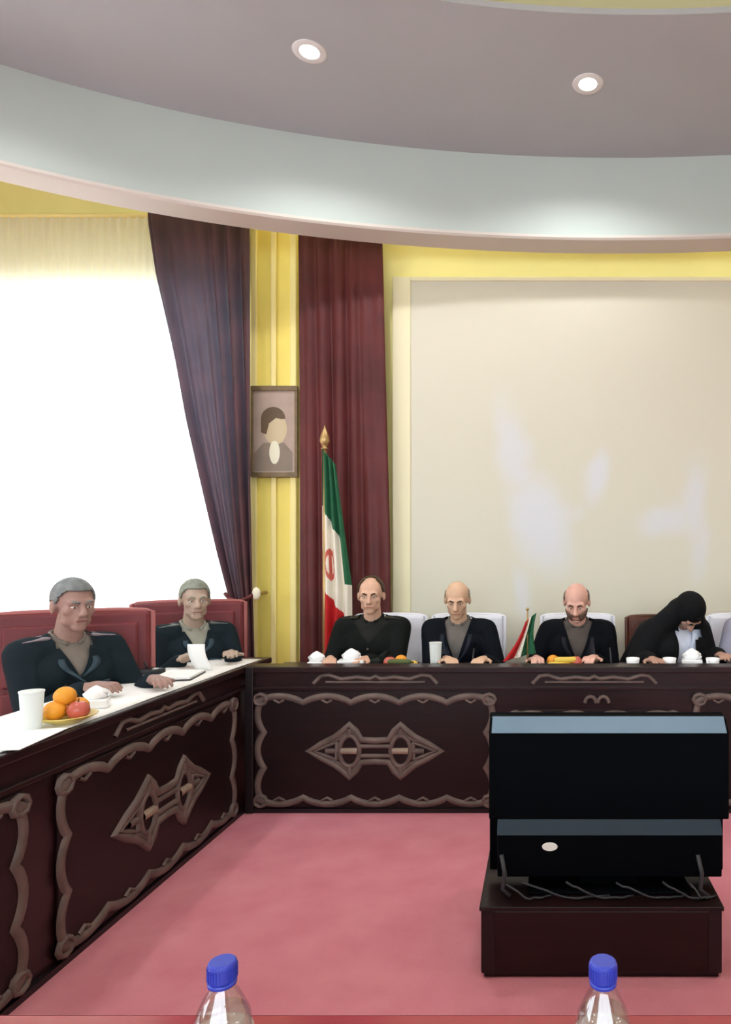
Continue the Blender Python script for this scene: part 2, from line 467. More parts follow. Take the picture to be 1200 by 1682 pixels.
# windows: the bright one in view, plus unseen ones added for daylight fill
def window(name, c, width, hh, rz):
    wr = empty(name, c, rz, kind='structure'); hw = width / 2
    mb = MB()
    for (a, b, c_, d) in ((-hw, -hw + .05, 0, hh), (hw - .05, hw, 0, hh), (-hw + .05, hw - .05, 0, .05), (-hw + .05, hw - .05, hh - .05, hh),
                         (-hw / 3 - .02, -hw / 3 + .02, .05, hh - .05), (hw / 3 - .02, hw / 3 + .02, .05, hh - .05)):
        mb.box(a, b, -.03, .03, c_, d)
    mb.build('window_frame', M['frame'], wr)
    for i in range(3):
        x0 = -hw + .05 if i == 0 else -hw / 3 + .02 if i == 1 else hw / 3 + .02
        x1 = -hw / 3 - .02 if i == 0 else hw / 3 - .02 if i == 1 else hw - .05
        MB().add([(x0, 0, .05), (x1, 0, .05), (x1, 0, hh - .05), (x0, 0, hh - .05)], [(0, 1, 2, 3)]).build('pane', M['glass'], wr)
    MB().box(-hw, hw, -.11, -.03, -.03, 0).build('window_sill', M['frame'], wr)
window('window_1', ((win['x0'] + win['x1']) / 2, WALL_Y + 0.1, win['z0']), win['x1'] - win['x0'], win['z1'] - win['z0'], 0)
window('fill_window_2', (XL - .1, (wl['y0'] + wl['y1']) / 2, wl['z0']), wl['y1'] - wl['y0'], wl['z1'] - wl['z0'], PI / 2)
window('fill_window_3', ((wf['x0'] + wf['x1']) / 2, YF - .1, wf['z0']), wf['x1'] - wf['x0'], wf['z1'] - wf['z0'], PI)

# pilaster
p0, p1_ = at(413, 900, 4.97), at(488, 900, 4.97)
pw = p1_.x - p0.x
tr = empty('trim_2', ((p0.x + p1_.x) / 2, WALL_Y, 0), kind='structure')
tr['label'] = 'yellow fluted pilaster between the two maroon curtains'
MB().box(-pw / 2, pw / 2, -.03, 0, 0, 4.25).build('shaft', M['pil'], tr, bevel=.004)
for (a, b) in ((-.5, -.36), (-.06, .06), (.36, .5)):
    MB().box(pw * a, pw * b, -.055, -.028, .22, 4.2).build('fillet', M['pil2'], tr, bevel=.008)
MB().box(-pw / 2 - .015, pw / 2 + .015, -.075, 0, 0, .2).build('plinth', M['pil2'], tr, bevel=.01)

# backdrop board
bx0 = at(674, 460, 4.955).x; bz1 = at(674, 462, 4.955).z
br = empty('backdrop_board', (0, 0, 0), 0, 'large cream backdrop board with pale blue shapes behind the head table', 'backdrop')
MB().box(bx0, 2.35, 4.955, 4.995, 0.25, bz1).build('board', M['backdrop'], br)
fm = MB(); fm.box(bx0 - .13, bx0, 4.945, 4.998, .22, bz1 + .03); fm.box(2.35, 2.38, 4.945, 4.998, .22, bz1 + .03)
fm.box(bx0, 2.35, 4.945, 4.998, bz1, bz1 + .03); fm.box(bx0, 2.35, 4.945, 4.998, .22, .25)
fm.build('border_strip', M['backframe'], br, bevel=.004)

# ------------------------------------------------------------------ curtains
def lerp_tab(tab, y):
    for (y0, v0), (y1, v1) in zip(tab, tab[1:]):
        if y <= y1: return v0 + (v1 - v0) * max(0, (y - y0) / (y1 - y0))
    return tab[-1][1]

def drape(name, ltab, rtab, ytop, depth, folds, amp, material, zfloor=0.02, seed=1, gather=None):
    rg = random.Random(seed)
    ph = [rg.uniform(-.5, .5) for _ in range(40)]
    P = []; rows = 70; cols = folds * 8
    ztop = at(0, ytop, depth).z
    for i in range(rows + 1):
        z = ztop + (zfloor - ztop) * i / rows
        py = CY - (z - EYE) * F / depth
        xl = (lerp_tab(ltab, py) - CX) * depth / F; xr = (lerp_tab(rtab, py) - CX) * depth / F
        row = []
        for j in range(cols + 1):
            t = j / cols
            a = amp * (0.75 + 0.5 * math.sin(7 * t + seed)) * min(1, 0.45 + 0.9 * i / rows)
            w = math.sin(t * folds * 2 * PI + 0.6 * math.sin(3.1 * t * PI + seed) + 0.5 * math.sin(i / rows * 3 + 9 * t))
            x = xl + (xr - xl) * t + 0.25 * a * math.cos(t * folds * 2 * PI)
            row.append((x, depth + a * w, z))
        P.append(row)
    return MB().grid(P).build(name, material, smooth=True, solid=0.004)

# sheer over the window and its rail
xs0, xs1 = -4.9, at(404, 500, 4.93).x; zs1 = at(0, 357, 4.93).z
P = []
for i in range(30):
    z = 0.03 + (zs1 - 0.03) * i / 29
    P.append([(xs0 + (xs1 - xs0) * j / 400, 4.925 + 0.020 * math.sin(j * 2 * PI / 9.0 + 0.5 * math.sin(j * .13)) * (1.0 - .5 * i / 29), z) for j in range(401)])
sh = MB().grid(P).build('sheer_curtain', M['sheer'], smooth=True)
tag(sh, 'white sheer curtain glowing in front of the bright window', 'curtain')
rail = MB().tube([(xs0, 4.925, zs1 + .01), (xs1 + 0.02, 4.925, zs1 + .01)], 0.016).build('curtain_rail', M['pil2'], smooth=True)
tag(rail, 'pale rail carrying the white sheer curtain', 'curtain rail')

d1 = drape('drape', [(300, 238), (365, 240), (450, 252), (560, 276), (690, 302), (810, 332), (910, 357), (985, 378), (1010, 384), (1100, 380), (1400, 372)],
           [(300, 409), (800, 412), (960, 415), (1100, 419), (1400, 424)], 330, 4.82, 7, 0.040, M['drape1'], seed=2)
tag(d1, 'plum curtain tied back beside the white sheer and the yellow pilaster', 'curtain', 'satin curtains')
d1.modifiers.clear()
d2 = drape('drape', [(300, 489), (700, 492), (1100, 492), (1400, 490)],
           [(300, 625), (420, 628), (600, 632), (900, 640), (1400, 643)], 350, 4.86, 6, 0.028, M['drape'], seed=5)
tag(d2, 'dark maroon curtain hanging straight behind the tall flag', 'curtain', 'satin curtains')
# tieback on the pilaster edge
tp = at(419, 975, 4.76)
tb = empty('curtain_tieback', tp, 0, 'pale holdback knob and band gathering the plum curtain', 'tieback')
MB().tube([(0.01, .16, .0), (0.01, .0, 0)], .012, 10).build('arm', M['gold'], tb, smooth=True)
MB().ell((0.012, -.01, 0), (.03, .018, .045)).build('knob', M['p_white'], tb, smooth=True)
bpts = []
xl = at(378, 975, 4.8).x - tp.x
for k in range(13):
    t = k / 12
    bpts.append((0.0 + xl * 1.08 * t, -.045 * math.sin(PI * t) - .005, -.05 * math.sin(PI * t) - .0))
MB().tube(bpts, .014, 8).build('band', M['drape'], tb, smooth=True)

# ------------------------------------------------------------------ portrait (flat generic print in a frame)
pa, pb = at(412, 634, 4.925), at(489, 784, 4.925)
pr = empty('framed_portrait', ((pa.x + pb.x) / 2, 4.925, (pa.z + pb.z) / 2), 0, 'framed portrait print in brown tones hung on the yellow pilaster', 'picture')
w2, h2 = (pb.x - pa.x) / 2, (pa.z - pb.z) / 2; bw = .036
fm = MB(); fm.box(-w2, w2, -.012, .018, h2 - bw, h2); fm.box(-w2, w2, -.012, .018, -h2, -h2 + bw)
fm.box(-w2, -w2 + bw * .45, -.012, .018, -h2 + bw, h2 - bw); fm.box(w2 - bw * .6, w2, -.012, .018, -h2 + bw, h2 - bw)
fm.build('frame', M['portrait_frame'], pr, bevel=.004)
MB().box(-w2 + .01, w2 - .01, .004, .016, -h2 + .02, h2 - .02).build('print_ground', M['p_bg'], pr)
def flat(poly, y, name, material):
    MB().add([(x, y, z) for x, z in poly], [tuple(range(len(poly)))]).build(name, material, pr)
def oval(cx, cz, rx, rz, n=28, a0=0, a1=360):
    return [(cx + rx * math.cos(R(a0 + (a1 - a0) * k / (n - 1))), cz + rz * math.sin(R(a0 + (a1 - a0) * k / (n - 1)))) for k in range(n)]
flat([(-.15, -.285), (.13, -.285), (.13, -.15), (.07, -.08), (-.08, -.08), (-.15, -.16)], .0030, 'print_robe', M['p_grey'])
flat(oval(.005, .02, .085, .115), .0024, 'print_face', M['p_pale'])
flat(oval(-.01, .095, .088, .085, 20, 0, 180) + [(-.098, -.005), (-.06, -.02), (-.04, .06), (.01, .10), (.055, .09)][::1], .0018, 'print_turban', M['p_dark'])
flat(oval(.0, -.15, .038, .085), .0018, 'print_beard', M['p_white'])

# ------------------------------------------------------------------ carved counters
def stroke(mb, pts, w, h=0.010, closed=False, mi=0):
    """raised rounded ribbon along points (u, z) on a face that looks towards -Y"""
    pts = [Vector((p[0], p[1])) for p in pts]; n = len(pts); rows = []
    for i, p in enumerate(pts):
        if closed: t = pts[(i + 1) % n] - pts[i - 1]
        else: t = pts[min(i + 1, n - 1)] - pts[max(i - 1, 0)]
        t = t.normalized() if t.length > 1e-9 else Vector((1, 0)); nn = Vector((-t.y, t.x))
        rows.append([(*(p + nn * w / 2 * s), hgt) for s, hgt in ((1, 0), (.7, h), (0, h * 1.25), (-.7, h), (-1, 0))])
    if closed: rows.append(rows[0])
    mb.grid([[(a, -c, b) for (a, b, c) in r] for r in rows], mi)
    return mb

def wavy(p, q, n, amp, steps=10, ph=0.0):
    p, q = Vector(p), Vector(q); d = q - p; L = d.length; t = d / L; nn = Vector((-t.y, t.x))
    out = []
    for k in range(n * steps + 1):
        s = k / (n * steps)
        out.append(p + d * s + nn * amp * (abs(math.sin(PI * n * s + ph)) ** 0.8 * 2 - 1))
    return out

def border_carving(x0, x1, z0, z1):
    mb = MB(); a = 0.018; w = 0.036
    nx = max(3, round((x1 - x0) / 0.25)); nz = max(2, round((z1 - z0) / 0.2))
    stroke(mb, wavy((x0, z1 - .035), (x1, z1 - .035), nx, a), w)
    stroke(mb, wavy((x1, z0 + .035), (x0, z0 + .035), nx, a), w)
    stroke(mb, wavy((x0 + .03, z0 + .02), (x0 + .03, z1 - .02), nz, a), w)
    stroke(mb, wavy((x1 - .03, z1 - .02), (x1 - .03, z0 + .02), nz, a), w)
    for cx, cz in ((x0 + .03, z0 + .035), (x1 - .03, z0 + .035), (x0 + .03, z1 - .035), (x1 - .03, z1 - .035)):
        stroke(mb, [(cx + .034 * math.cos(t * PI / 4), cz + .03 * math.sin(t * PI / 4)) for t in range(8)], .02, .014, True)
    for k in range(nx):
        cx = x0 + (x1 - x0) * (k + .5) / nx
        for cz, sg in ((z1 - .035, -1), (z0 + .035, 1)):
            stroke(mb, [(cx - .03, cz + sg * .002), (cx, cz + sg * .018), (cx + .03, cz + sg * .002)], .014, .008)
    return mb

def medallion(cx, cz):
    mb = MB(); half = [(-.365, 0), (-.29, .04), (-.22, .075), (-.175, .11), (-.14, .145), (-.105, .11), (-.075, .062), (0, .056),
                       (.075, .062), (.105, .11), (.14, .145), (.175, .11), (.22, .075), (.29, .04), (.365, 0)]
    loop = half + [(x, -z) for x, z in half[1:-1]][::-1]
    stroke(mb, [(cx + x, cz + z) for x, z in loop], .036, .012, True)
    for s in (-1, 1):
        stroke(mb, [(cx + s * .14 + .055 * math.cos(t * PI / 8), cz + .085 * math.sin(t * PI / 8)) for t in range(16)], .026, .011, True)
        stroke(mb, [(cx + s * x, cz + z) for x, z in ((.33, 0), (.26, .03), (.21, .045), (.21, -.045), (.26, -.03))], .024, .010, True)
        stroke(mb, [(cx - .09, cz + s * .026), (cx + .09, cz + s * .026)], .024, .010)
        for q in (-1, 1):
            stroke(mb, [(cx + s * .14, cz + q * .085), (cx + s * .14, cz + q * .125)], .03, .012)
    for s in (-1, 1):
        for q in (-1, 1):
            stroke(mb, [(cx + s * .08, cz + q * .05), (cx + s * .10, cz + q * .07), (cx + s * .115, cz + q * .10), (cx + s * .14, cz + q * .112), (cx + s * .165, cz + q * .09), (cx + s * .20, cz + q * .065), (cx + s * .24, cz + q * .045)], .018, .008)
        stroke(mb, [(cx + s * .27, cz), (cx + s * .20, cz)], .03, .010)
        stroke(mb, [(cx + s * .14 - .045, cz), (cx + s * .14 + .045, cz)], .036, .016, mi=1)
    return mb

def frieze_carving(cx, cz, hw=.34):
    mb = MB()
    stroke(mb, [(cx - hw, cz - .03), (cx - hw * .88, cz + .012), (cx - hw * .75, cz + .018), (cx - hw * .55, cz - .006), (cx - hw * .3, cz + .006),
                (cx - .03, cz - .004), (cx, cz + .012), (cx + .03, cz - .004), (cx + hw * .3, cz + .006), (cx + hw * .55, cz - .006),
                (cx + hw * .75, cz + .018), (cx + hw * .88, cz + .012), (cx + hw, cz - .03)], .022, .008)
    stroke(mb, [(cx - hw * .8, cz - .022), (cx + hw * .8, cz - .022)], .012, .006)
    return mb

def counter(root, L, panels, lip, desk_z, desk_depth, lip_d):
    """local x along the front, front face at y=0 looking towards -Y, top at z=.8"""
    m = MB(); m.box(0, L, 0.012, 0.05, 0.0, 0.765)
    m.build('front_board', M['wood'], root)
    MB().box(0, L, -0.012, lip_d, 0.765, 0.80).build('top_edge', M['wood'], root, bevel=.006)
    if desk_z < .79:
        MB().box(0, L, lip_d, desk_depth, desk_z - .03, desk_z).build('desk_top', M['wood'], root, bevel=.004)
        MB().box(0, L, lip_d - .02, lip_d, desk_z - .03, .765).build('desk_riser', M['wood'], root)
    MB().box(0, L, -0.008, 0.012, 0.0, 0.022).build('kick_strip', M['post'], root)
    MB().box(0, L, -0.004, 0.012, 0.672, 0.69).build('moulding', M['wood'], root, bevel=.003)
    e = 0.0
    for k, x in enumerate([0.3] + [L * t for t in (.5,)] + [L - .3]):
        MB().box(x - .02, x + .02, .06, desk_depth - .05, 0, desk_z - .03).build('support', M['wood2'], root)

    for (x0, x1, z0, z1, full) in panels:
        pn = MB().box(x0 + .005, x1 - .005, 0.0, 0.012, z0 + .002, z1 + .004).build('panel', M['wood2'], root, bevel=.003)
        border_carving(x0, x1, z0, z1).build('border_carving', M['carve'], pn, smooth=True)
        if full:
            medallion((x0 + x1) / 2, (z0 + z1) / 2 - .005).build('medallion_carving', [M['carve'], M['carve2']], pn, smooth=True)
        frieze_carving((x0 + x1) / 2, .735).build('frieze_carving', M['carve'], root, smooth=True, loc=(0, .010, 0))

CXL, CYB = -1.637, 3.717
bc = empty('head_table', (CXL + .014, CYB, 0), 0, 'long dark carved wooden head table facing the camera', 'table', 'carved conference tables')
counter(bc, 4.2, [(.05, 1.36, .03, .655, True), (1.446, 2.366, .03, .56, False), (2.45, 3.776, .03, .655, True)], .8, .74, .56, .12)
# crest over the middle panel
mb = MB()
for s in (-1, 1):
    stroke(mb, [(1.92 + s * .035 + .03 * math.cos(t * PI / 6), .60 + .035 * math.sin(t * PI / 6)) for t in range(7)], .02, .01)
mb.build('crest_carving', M['carve'], bc, smooth=True, loc=(0, .008, 0))
MB().box(-.0, .045, -.02, .012, 0, .80).build('corner_post', M['post'], bc, bevel=.004)

Y0L = -0.35
lc = empty('side_table', (CXL, Y0L, 0), PI / 2, 'dark carved wooden side table running towards the camera under a white runner', 'table', 'carved conference tables')
LL = CYB + .36 - Y0L
yl = lambda Y: Y - Y0L
counter(lc, LL, [(yl(2.29), yl(3.615), .03, .655, True), (yl(.83), yl(2.15), .03, .655, True), (yl(-.3), yl(.69), .03, .655, True)], .8, .80, .40, .40)
# white runner lying on the side table
rn = MB(); rows = []
for i in range(40):
    Y = -.3 + (3.98 + .3) * i / 39
    rows.append([(CXL - x, Y, .8025 + .0012 * math.sin(Y * 9 + x * 20)) for x in (.012, .10, .2, .3, .385)])
tag(rn.grid(rows).build('table_runner', M['runner'], smooth=True, solid=.003), 'long white cloth runner lying on the side table', 'tablecloth')

# near table: glossy red top at the bottom of the picture
nt_ = empty('near_table', (0.4, .55, 0), 0, 'glossy red table at the bottom edge, carrying two water bottles', 'table')
MB().box(-1.85, 2.0, -.28, .38, .735, .77).build('table_top', M['neartable'], nt_, bevel=.006)
MB().box(-1.8, 1.95, .30, .33, .05, .735).build('modesty_panel', M['wood2'], nt_)
for x in (-1.75, 1.9):
    for y in (-.22, .25):
        MB().box(x - .03, x + .03, y - .03, y + .03, 0, .735).build('leg', M['wood'], nt_)

# ------------------------------------------------------------------ television and plinth
TX = 0.195
pl = empty('television_plinth', (TX, 2.25, 0), 0, 'low dark brown wooden plinth under the black television', 'cabinet')
MB().box(-.40, .40, 0, .52, 0.015, .225).build('body', M['tvwood'], pl, bevel=.006)
MB().box(-.405, .405, -.006, .525, .225, .24).build('top', M['tvwood'], pl, bevel=.003)
MB().box(-.39, .39, .01, .5, 0, .015).build('base', M['post'], pl)
for x in (-.395, .355):
    MB().box(x, x + .04, -.004, .0, .02, .222).build('stile', M['post'], pl)
tv = empty('television', (TX + .034, 2.40, .24), 0, 'black flat television seen from behind, standing on the wooden plinth', 'television')
# upper housing: cross-section extruded along x
def extr(prof, x0, x1):
    n = len(prof); vs = [(x0, y, z) for y, z in prof] + [(x1, y, z) for y, z in prof]
    return MB().add(vs, [tuple(range(n)), tuple(range(2 * n - 1, n - 1, -1))] + [(i, i + n, (i + 1) % n + n, (i + 1) % n) for i in range(n)])
extr([(-.055, .25), (-.055, .55), (-.015, .592), (.045, .592), (.045, .25)], -.415, .415).build('upper_housing', M['black_plastic'], tv, bevel=.005)
extr([(-.060, .550), (-.058, .554), (-.0165, .598), (-.012, .592)], -.405, .405).build('lit_top_bevel', M['bevel_light'], tv)  # bevel of the black housing, coloured as if lit
extr([(-.075, .06), (-.075, .205), (-.045, .25), (.04, .25), (.04, .06)], -.385, .385).build('lower_housing', M['black_plastic'], tv, bevel=.005)
extr([(-.080, .206), (-.078, .212), (-.049, .256), (-.044, .25)], -.385, .385).build('lit_lower_bevel', M['bevel_light_dim'], tv)  # sloping top of the lower housing, its light painted in
extr([(.045, .03), (.045, .592), (.065, .596), (.065, .03)], -.42, .42).build('screen_bezel', M['black_plastic'], tv, bevel=.004)
MB().lathe([(.0001, .004), (.024, .004), (.027, .0)], n=24, sx=1.0, sy=.55).build('label_plate', M['label'], tv)
o = bpy.data.objects[[k for k in bpy.data.objects.keys() if k.startswith('label_plate')][-1]]; o.rotation_euler = (PI / 2, 0, 0); o.location = (-.205, -.075, .165)
MB().box(-.10, .10, -.02, .03, .0, .08).build('neck', M['black_plastic'], tv)
MB().box(-.28, .28, -.08, .10, 0, .012).build('foot', M['black_plastic'], tv, bevel=.004)
rgc = random.Random(3)
for (x0, x1) in ((-.36, -.20), (-.15, .08), (.02, .26), (.18, .36), (-.30, .0), (.27, .34)):
    pts = []
    for k in range(12):
        t = k / 11
        pts.append((x0 + (x1 - x0) * t, -.09 - .028 * math.sin(PI * t) + rgc.uniform(-.006, .006), .005 + .045 * (1 - t) ** 3 + .012 * math.sin(2 * PI * t) ** 2 * (1 - t)))
    MB().tube(pts, .004, 8).build('cable', M['cable'], tv, smooth=True)
for x in (-.37, .30):
    MB().tube([(x, -.082, .14), (x + .012, -.092, .08), (x + .004, -.098, .03), (x + .03, -.10, .008)], .008, 8).build('cable', M['cable'], tv, smooth=True)

# ------------------------------------------------------------------ chairs
def armchair(label, loc, rz, up, frame_m, pipe_m, cat='chair', w=.66, h=1.13, group=None, arms=True, name='armchair'):
    r = empty(name, (loc[0], loc[1], 0), rz, label, cat, group)
    hw = w / 2
    MB().box(-hw + .06, hw - .06, -.27, .22, .33, .45).build('seat', up, r, bevel=.03)
    # backrest leans back a little, padded
    def slab(x0, x1, z0, z1, t):
        mb = MB(); P = []
        for zz in (z0, (z0 + z1) / 2, z1):
            yb = .20 + .09 * (zz - .4)
            P.append(yb)
        vs = []
        for zz, yb in ((z0, P[0]), (z1, P[2])):
            for (x, y) in ((x0, yb), (x1, yb), (x1, yb + t), (x0, yb + t)): vs.append((x, y, zz))
        return mb.add(vs, [(3, 2, 1, 0), (4, 5, 6, 7), (0, 1, 5, 4), (1, 2, 6, 5), (2, 3, 7, 6), (3, 0, 4, 7)])
    bk = slab(-hw + .022, hw - .022, .45, h - .004, .075).build('backrest', up, r, bevel=.02)
    # two cushion pads with a seam on the backrest
    for (a, b) in (((.50, .76), (.78, h - .06)) if arms else ()):
        q = slab(-hw + .075, hw - .075, a, b, .03).build('pad', up, bk, bevel=.012)
        q.location = (0, -.022, 0)
    pts = []
    yb = lambda z: .235 + .09 * (z - .4)
    for k in range(25):
        t = k / 24
        x = -hw + .012 + (w - .024) * t
        z = h - .012 * (2 * t - 1) ** 4
        pts.append((x, yb(h), z))
    pts = [(-hw + .012, yb(.42), .42), (-hw + .012, yb(.8), .8)] + pts + [(hw - .012, yb(.8), .8), (hw - .012, yb(.42), .42)]
    MB().tube(pts, .014, 8).build('back_frame', pipe_m, r, smooth=True)
    for s in (-1, 1):
        for y in (-.24, .20):
            MB().box(s * (hw - .03) - .025, s * (hw - .03) + .025, y - .025, y + .025, 0, .46 if y > 0 else .62).build('leg', frame_m, r, bevel=.006)
        if arms:
            ar = MB().box(s * (hw - .03) - .035, s * (hw - .03) + .035, -.29, .22, .62, .655).build('armrest', frame_m, r, bevel=.012)
            MB().box(s * (hw - .03) - .03, s * (hw - .03) + .03, -.22, .16, .655, .675).build('arm_pad', pipe_m, ar, bevel=.008)
    MB().box(-hw + .03, hw - .03, -.25, .21, .30, .33).build('seat_frame', frame_m, r, bevel=.004)
    return r

# ------------------------------------------------------------------ people
def person(label, loc, rz, lean=6, twist=0, head_pitch=8, head_yaw=0, head_roll=0, hands=None, skin=(196, 150, 124),
           jacket=(20, 24, 30), shirt=(90, 88, 86), trousers=(22, 24, 28), hair='short', haircol=(110, 112, 112), beard=None,
           epaulettes=None, vneck=.19, s=1.0, cap=None, lapel=True, glasses=False, hip_z=.53, buttons=None, cloak=None, fore=0.0, vw=.062, tuck=0.0):
    r = empty('person', (loc[0], loc[1], 0), rz, label, 'person')
    pel = Vector((0, 0, hip_z))
    Rl = Matrix.Rotation(R(lean), 3, 'X')           # positive lean tips the trunk towards -Y
    Rl = Matrix.Rotation(R(twist), 3, 'Z') @ Rl
    def tr(x, y, z): return pel + Rl @ Vector((x * s, y * s, z * s))
    up = Rl @ Vector((0, 0, 1))
    neck0 = tr(0, .012, .475); neck1 = tr(0, -.004 - fore * .5, .555)
    Rh = Matrix.Rotation(R(twist + head_yaw), 3, 'Z') @ Matrix.Rotation(R(lean * .4 + head_pitch), 3, 'X') @ Matrix.Rotation(R(head_roll), 3, 'Y')
    hc = neck1 + Rh @ Vector((0, -.022 - fore * .5, .098)) * s
    H = lambda x, y, z: hc + Rh @ (Vector((x, y, z)) * s)
    sh = {q: tr(q * .185, .0, .432) for q in (-1, 1)}
    if hands is None: hands = {-1: (-.16, -.40, .80), 1: (.16, -.40, .80)}
    elbows, wr = {}, {}
    for q in (-1, 1):
        hd = Vector(hands[q]); a, b = .285 * s, .255 * s
        d = hd - sh[q]; L = min(d.length, (a + b) * .985); d = d.normalized(); hd = sh[q] + d * L
        x = (a * a - b * b + L * L) / (2 * L); hgt = math.sqrt(max(0, a * a - x * x))
        hint = Vector((q * .38, .30, -1.0)); hint = (hint - d * hint.dot(d)).normalized()
        elbows[q] = sh[q] + d * x + hint * hgt; wr[q] = hd
    knee = {q: pel + Vector((q * .11, -.42, -.02)) * 1 for q in (-1, 1)}
    for q in (-1, 1): knee[q].z = .47
    ank = {q: Vector((q * .12, -.44 + tuck, .085)) for q in (-1, 1)}
    hip = {q: pel + Vector((q * .085, 0, -.02)) for q in (-1, 1)}

    def trunk(mb, e=0.0):
        mb.ell(tr(0, .0, .02), ((.165 + e) * s, (.115 + e) * s, (.13 + e) * s), Rl)
        mb.ell(tr(0, -.012, .16), ((.152 + e) * s, (.118 + e) * s, (.17 + e) * s), Rl)
        mb.ell(tr(0, -.002, .31), ((.168 + e) * s, (.118 + e) * s, (.16 + e) * s), Rl)
        mb.capsule(tr(-.155, .008, .425), tr(.155, .008, .425), (.060 + e) * s)
        mb.capsule(tr(-.06, .012, .44), tr(.06, .012, .44), (.058 + e) * s)
        mb.ell(tr(-.075, -.06, .33), ((.085 + e) * s, (.06 + e) * s, (.085 + e) * s), Rl)
        mb.ell(tr(.075, -.06, .33), ((.085 + e) * s, (.06 + e) * s, (.085 + e) * s), Rl)
    def arm(mb, q, e=0.0, cut=0.0):
        mb.capsule(sh[q], elbows[q], (.052 + e) * s, (.041 + e) * s)
        w_ = elbows[q] + (wr[q] - elbows[q]) * (1 - cut)
        mb.capsule(elbows[q], w_, (.041 + e) * s, (.028 + e) * s)
    def legs(mb, e=0.0):
        for q in (-1, 1):
            mb.capsule(hip[q], knee[q], .078 + e, .056 + e); mb.capsule(knee[q], ank[q], .054 + e, .036 + e)

    # --- body: one continuous skin
    b = MB(); trunk(b); legs(b)
    for q in (-1, 1):
        b.capsule(ank[q] + Vector((0, .03, -.04)), ank[q] + Vector((0, -.15, -.055)), .036, .028)
        arm(b, q)
        # hand
        d = (wr[q] - elbows[q]).normalized()
        d = (d + Vector((0, -.25, -.25))).normalized()
        d.z = max(d.z, -.35); d.normalize()
        side = d.cross(Vector((0, 0, 1))).normalized() * (-q)          # towards the thumb (inner side)
        dn = Vector((0, 0, -1)); dn = (dn - d * dn.dot(d)).normalized()
        palm = wr[q] + d * .052
        mrot = Matrix((side, d, -dn)).transposed()
        b.ell(palm, (.040, .054, .017), mrot, 14, 10)
        b.capsule(wr[q] - d * .02, palm, .026, .024)
        for k, (off, ln) in enumerate(((.031, .068), (.0105, .078), (-.0105, .073), (-.031, .058))):
            dd = (d + side * off * 2.2).normalized()
            a0 = palm + side * off + d * .036; a1 = a0 + (dd * .9 + dn * .25).normalized() * ln * .45
            a2 = a1 + (dd * .7 + dn * .7).normalized() * ln * .32; a3 = a2 + (dd * .3 + dn * .9).normalized() * ln * .22
            b.capsule(a0, a1, .0092, .0086, 10); b.capsule(a1, a2, .0086, .008, 10); b.capsule(a2, a3, .008, .0072, 10)
        t0 = palm + side * .028 - d * .028; t1 = t0 + (side * .8 + d * .7 + dn * .2).normalized() * .038
        t2 = t1 + (side * .25 + d * 1.0 + dn * .25).normalized() * .032
        b.capsule(t0, t1, .0135, .0105, 10); b.capsule(t1, t2, .0105, .009, 10)
    b.capsule(neck0, H(0, .018, -.06), .058 * s, .054 * s)
    b.ell(H(0, .014, .028), (.076 * s, .096 * s, .086 * s), Rh, 28, 18)
    b.ell(H(0, -.022, -.036), (.062 * s, .070 * s, .080 * s), Rh, 24, 16)
    b.ell(H(0, -.066, -.093), (.030 * s, .027 * s, .024 * s), Rh)
    for q in (-1, 1):
        b.ell(H(q * .040, -.056, -.020), .025 * s)
        b.ell(H(q * .079, .014, -.010), (.011 * s, .022 * s, .034 * s), Rh)
        b.ell(H(q * .012, -.100, -.034), .0105 * s)
        b.ell(H(q * .036, -.034, -.070), .025 * s)
    b.capsule(H(-.040, -.076, .020), H(.040, -.076, .020), .0165 * s)
    b.capsule(H(0, -.088, .012), H(0, -.113, -.027), .0095 * s, .0145 * s)
    b.capsule(H(-.020, -.086, -.058), H(.020, -.086, -.058), .0085 * s); b.capsule(H(-.016, -.085, -.069), H(.016, -.085, -.069), .0095 * s)
    sk = mat('skin', skin, 0.55, 0.35, 0.08, 22.0)
    body = b.build('body', sk, r, smooth=True)
    q_ = body.modifiers.new('rm', 'REMESH'); q_.mode = 'VOXEL'; q_.voxel_size = .0062; q_.use_smooth_shade = True
    q_ = body.modifiers.new('sm', 'SMOOTH'); q_.factor = .5; q_.iterations = 3
    bake(body)

    def garment(name, fill, material, vox=.011, it=4):
        g = MB(); fill(g)
        o = g.build(name, material, r, smooth=True)
        q_ = o.modifiers.new('rm', 'REMESH'); q_.mode = 'VOXEL'; q_.voxel_size = vox; q_.use_smooth_shade = True
        q_ = o.modifiers.new('sm', 'SMOOTH'); q_.factor = .5; q_.iterations = it
        return bake(o)
    # --- trousers and shoes
    garment('trousers', lambda g: (legs(g, .014), g.ell(tr(0, 0, .0), (.178 * s, .13 * s, .13 * s), Rl)), mat('trouser_cloth', trousers, .85, .2, .1, 10.0), .014)
    for q in (-1, 1):
        g = MB(); a = ank[q]
        g.ell(a + Vector((0, -.06, -.045)), (.046, .135, .040)); g.capsule(a + Vector((0, .02, -.035)), a + Vector((0, .015, .0)), .045, .042)
        o = g.build('shoe', M['black_plastic'], r, smooth=True)
        for v in o.data.vertices: v.co.z = max(v.co.z, .003)
    # --- shirt under the jacket
    sm_ = mat('shirt_cloth', shirt, .8, .2, .06, 16.0)
    shirt_o = garment('shirt', lambda g: (trunk(g, .008), g.capsule(neck0 - up * .05, neck0 + (neck1 - neck0) * .02, .066 * s, .060 * s)), sm_, .010, 2)
    # --- jacket with a V opening
    jm = mat('jacket_cloth', tuple(c * .74 if max(jacket) < 100 else c for c in jacket), .85, .12, .14, 9.0, .08, 120)
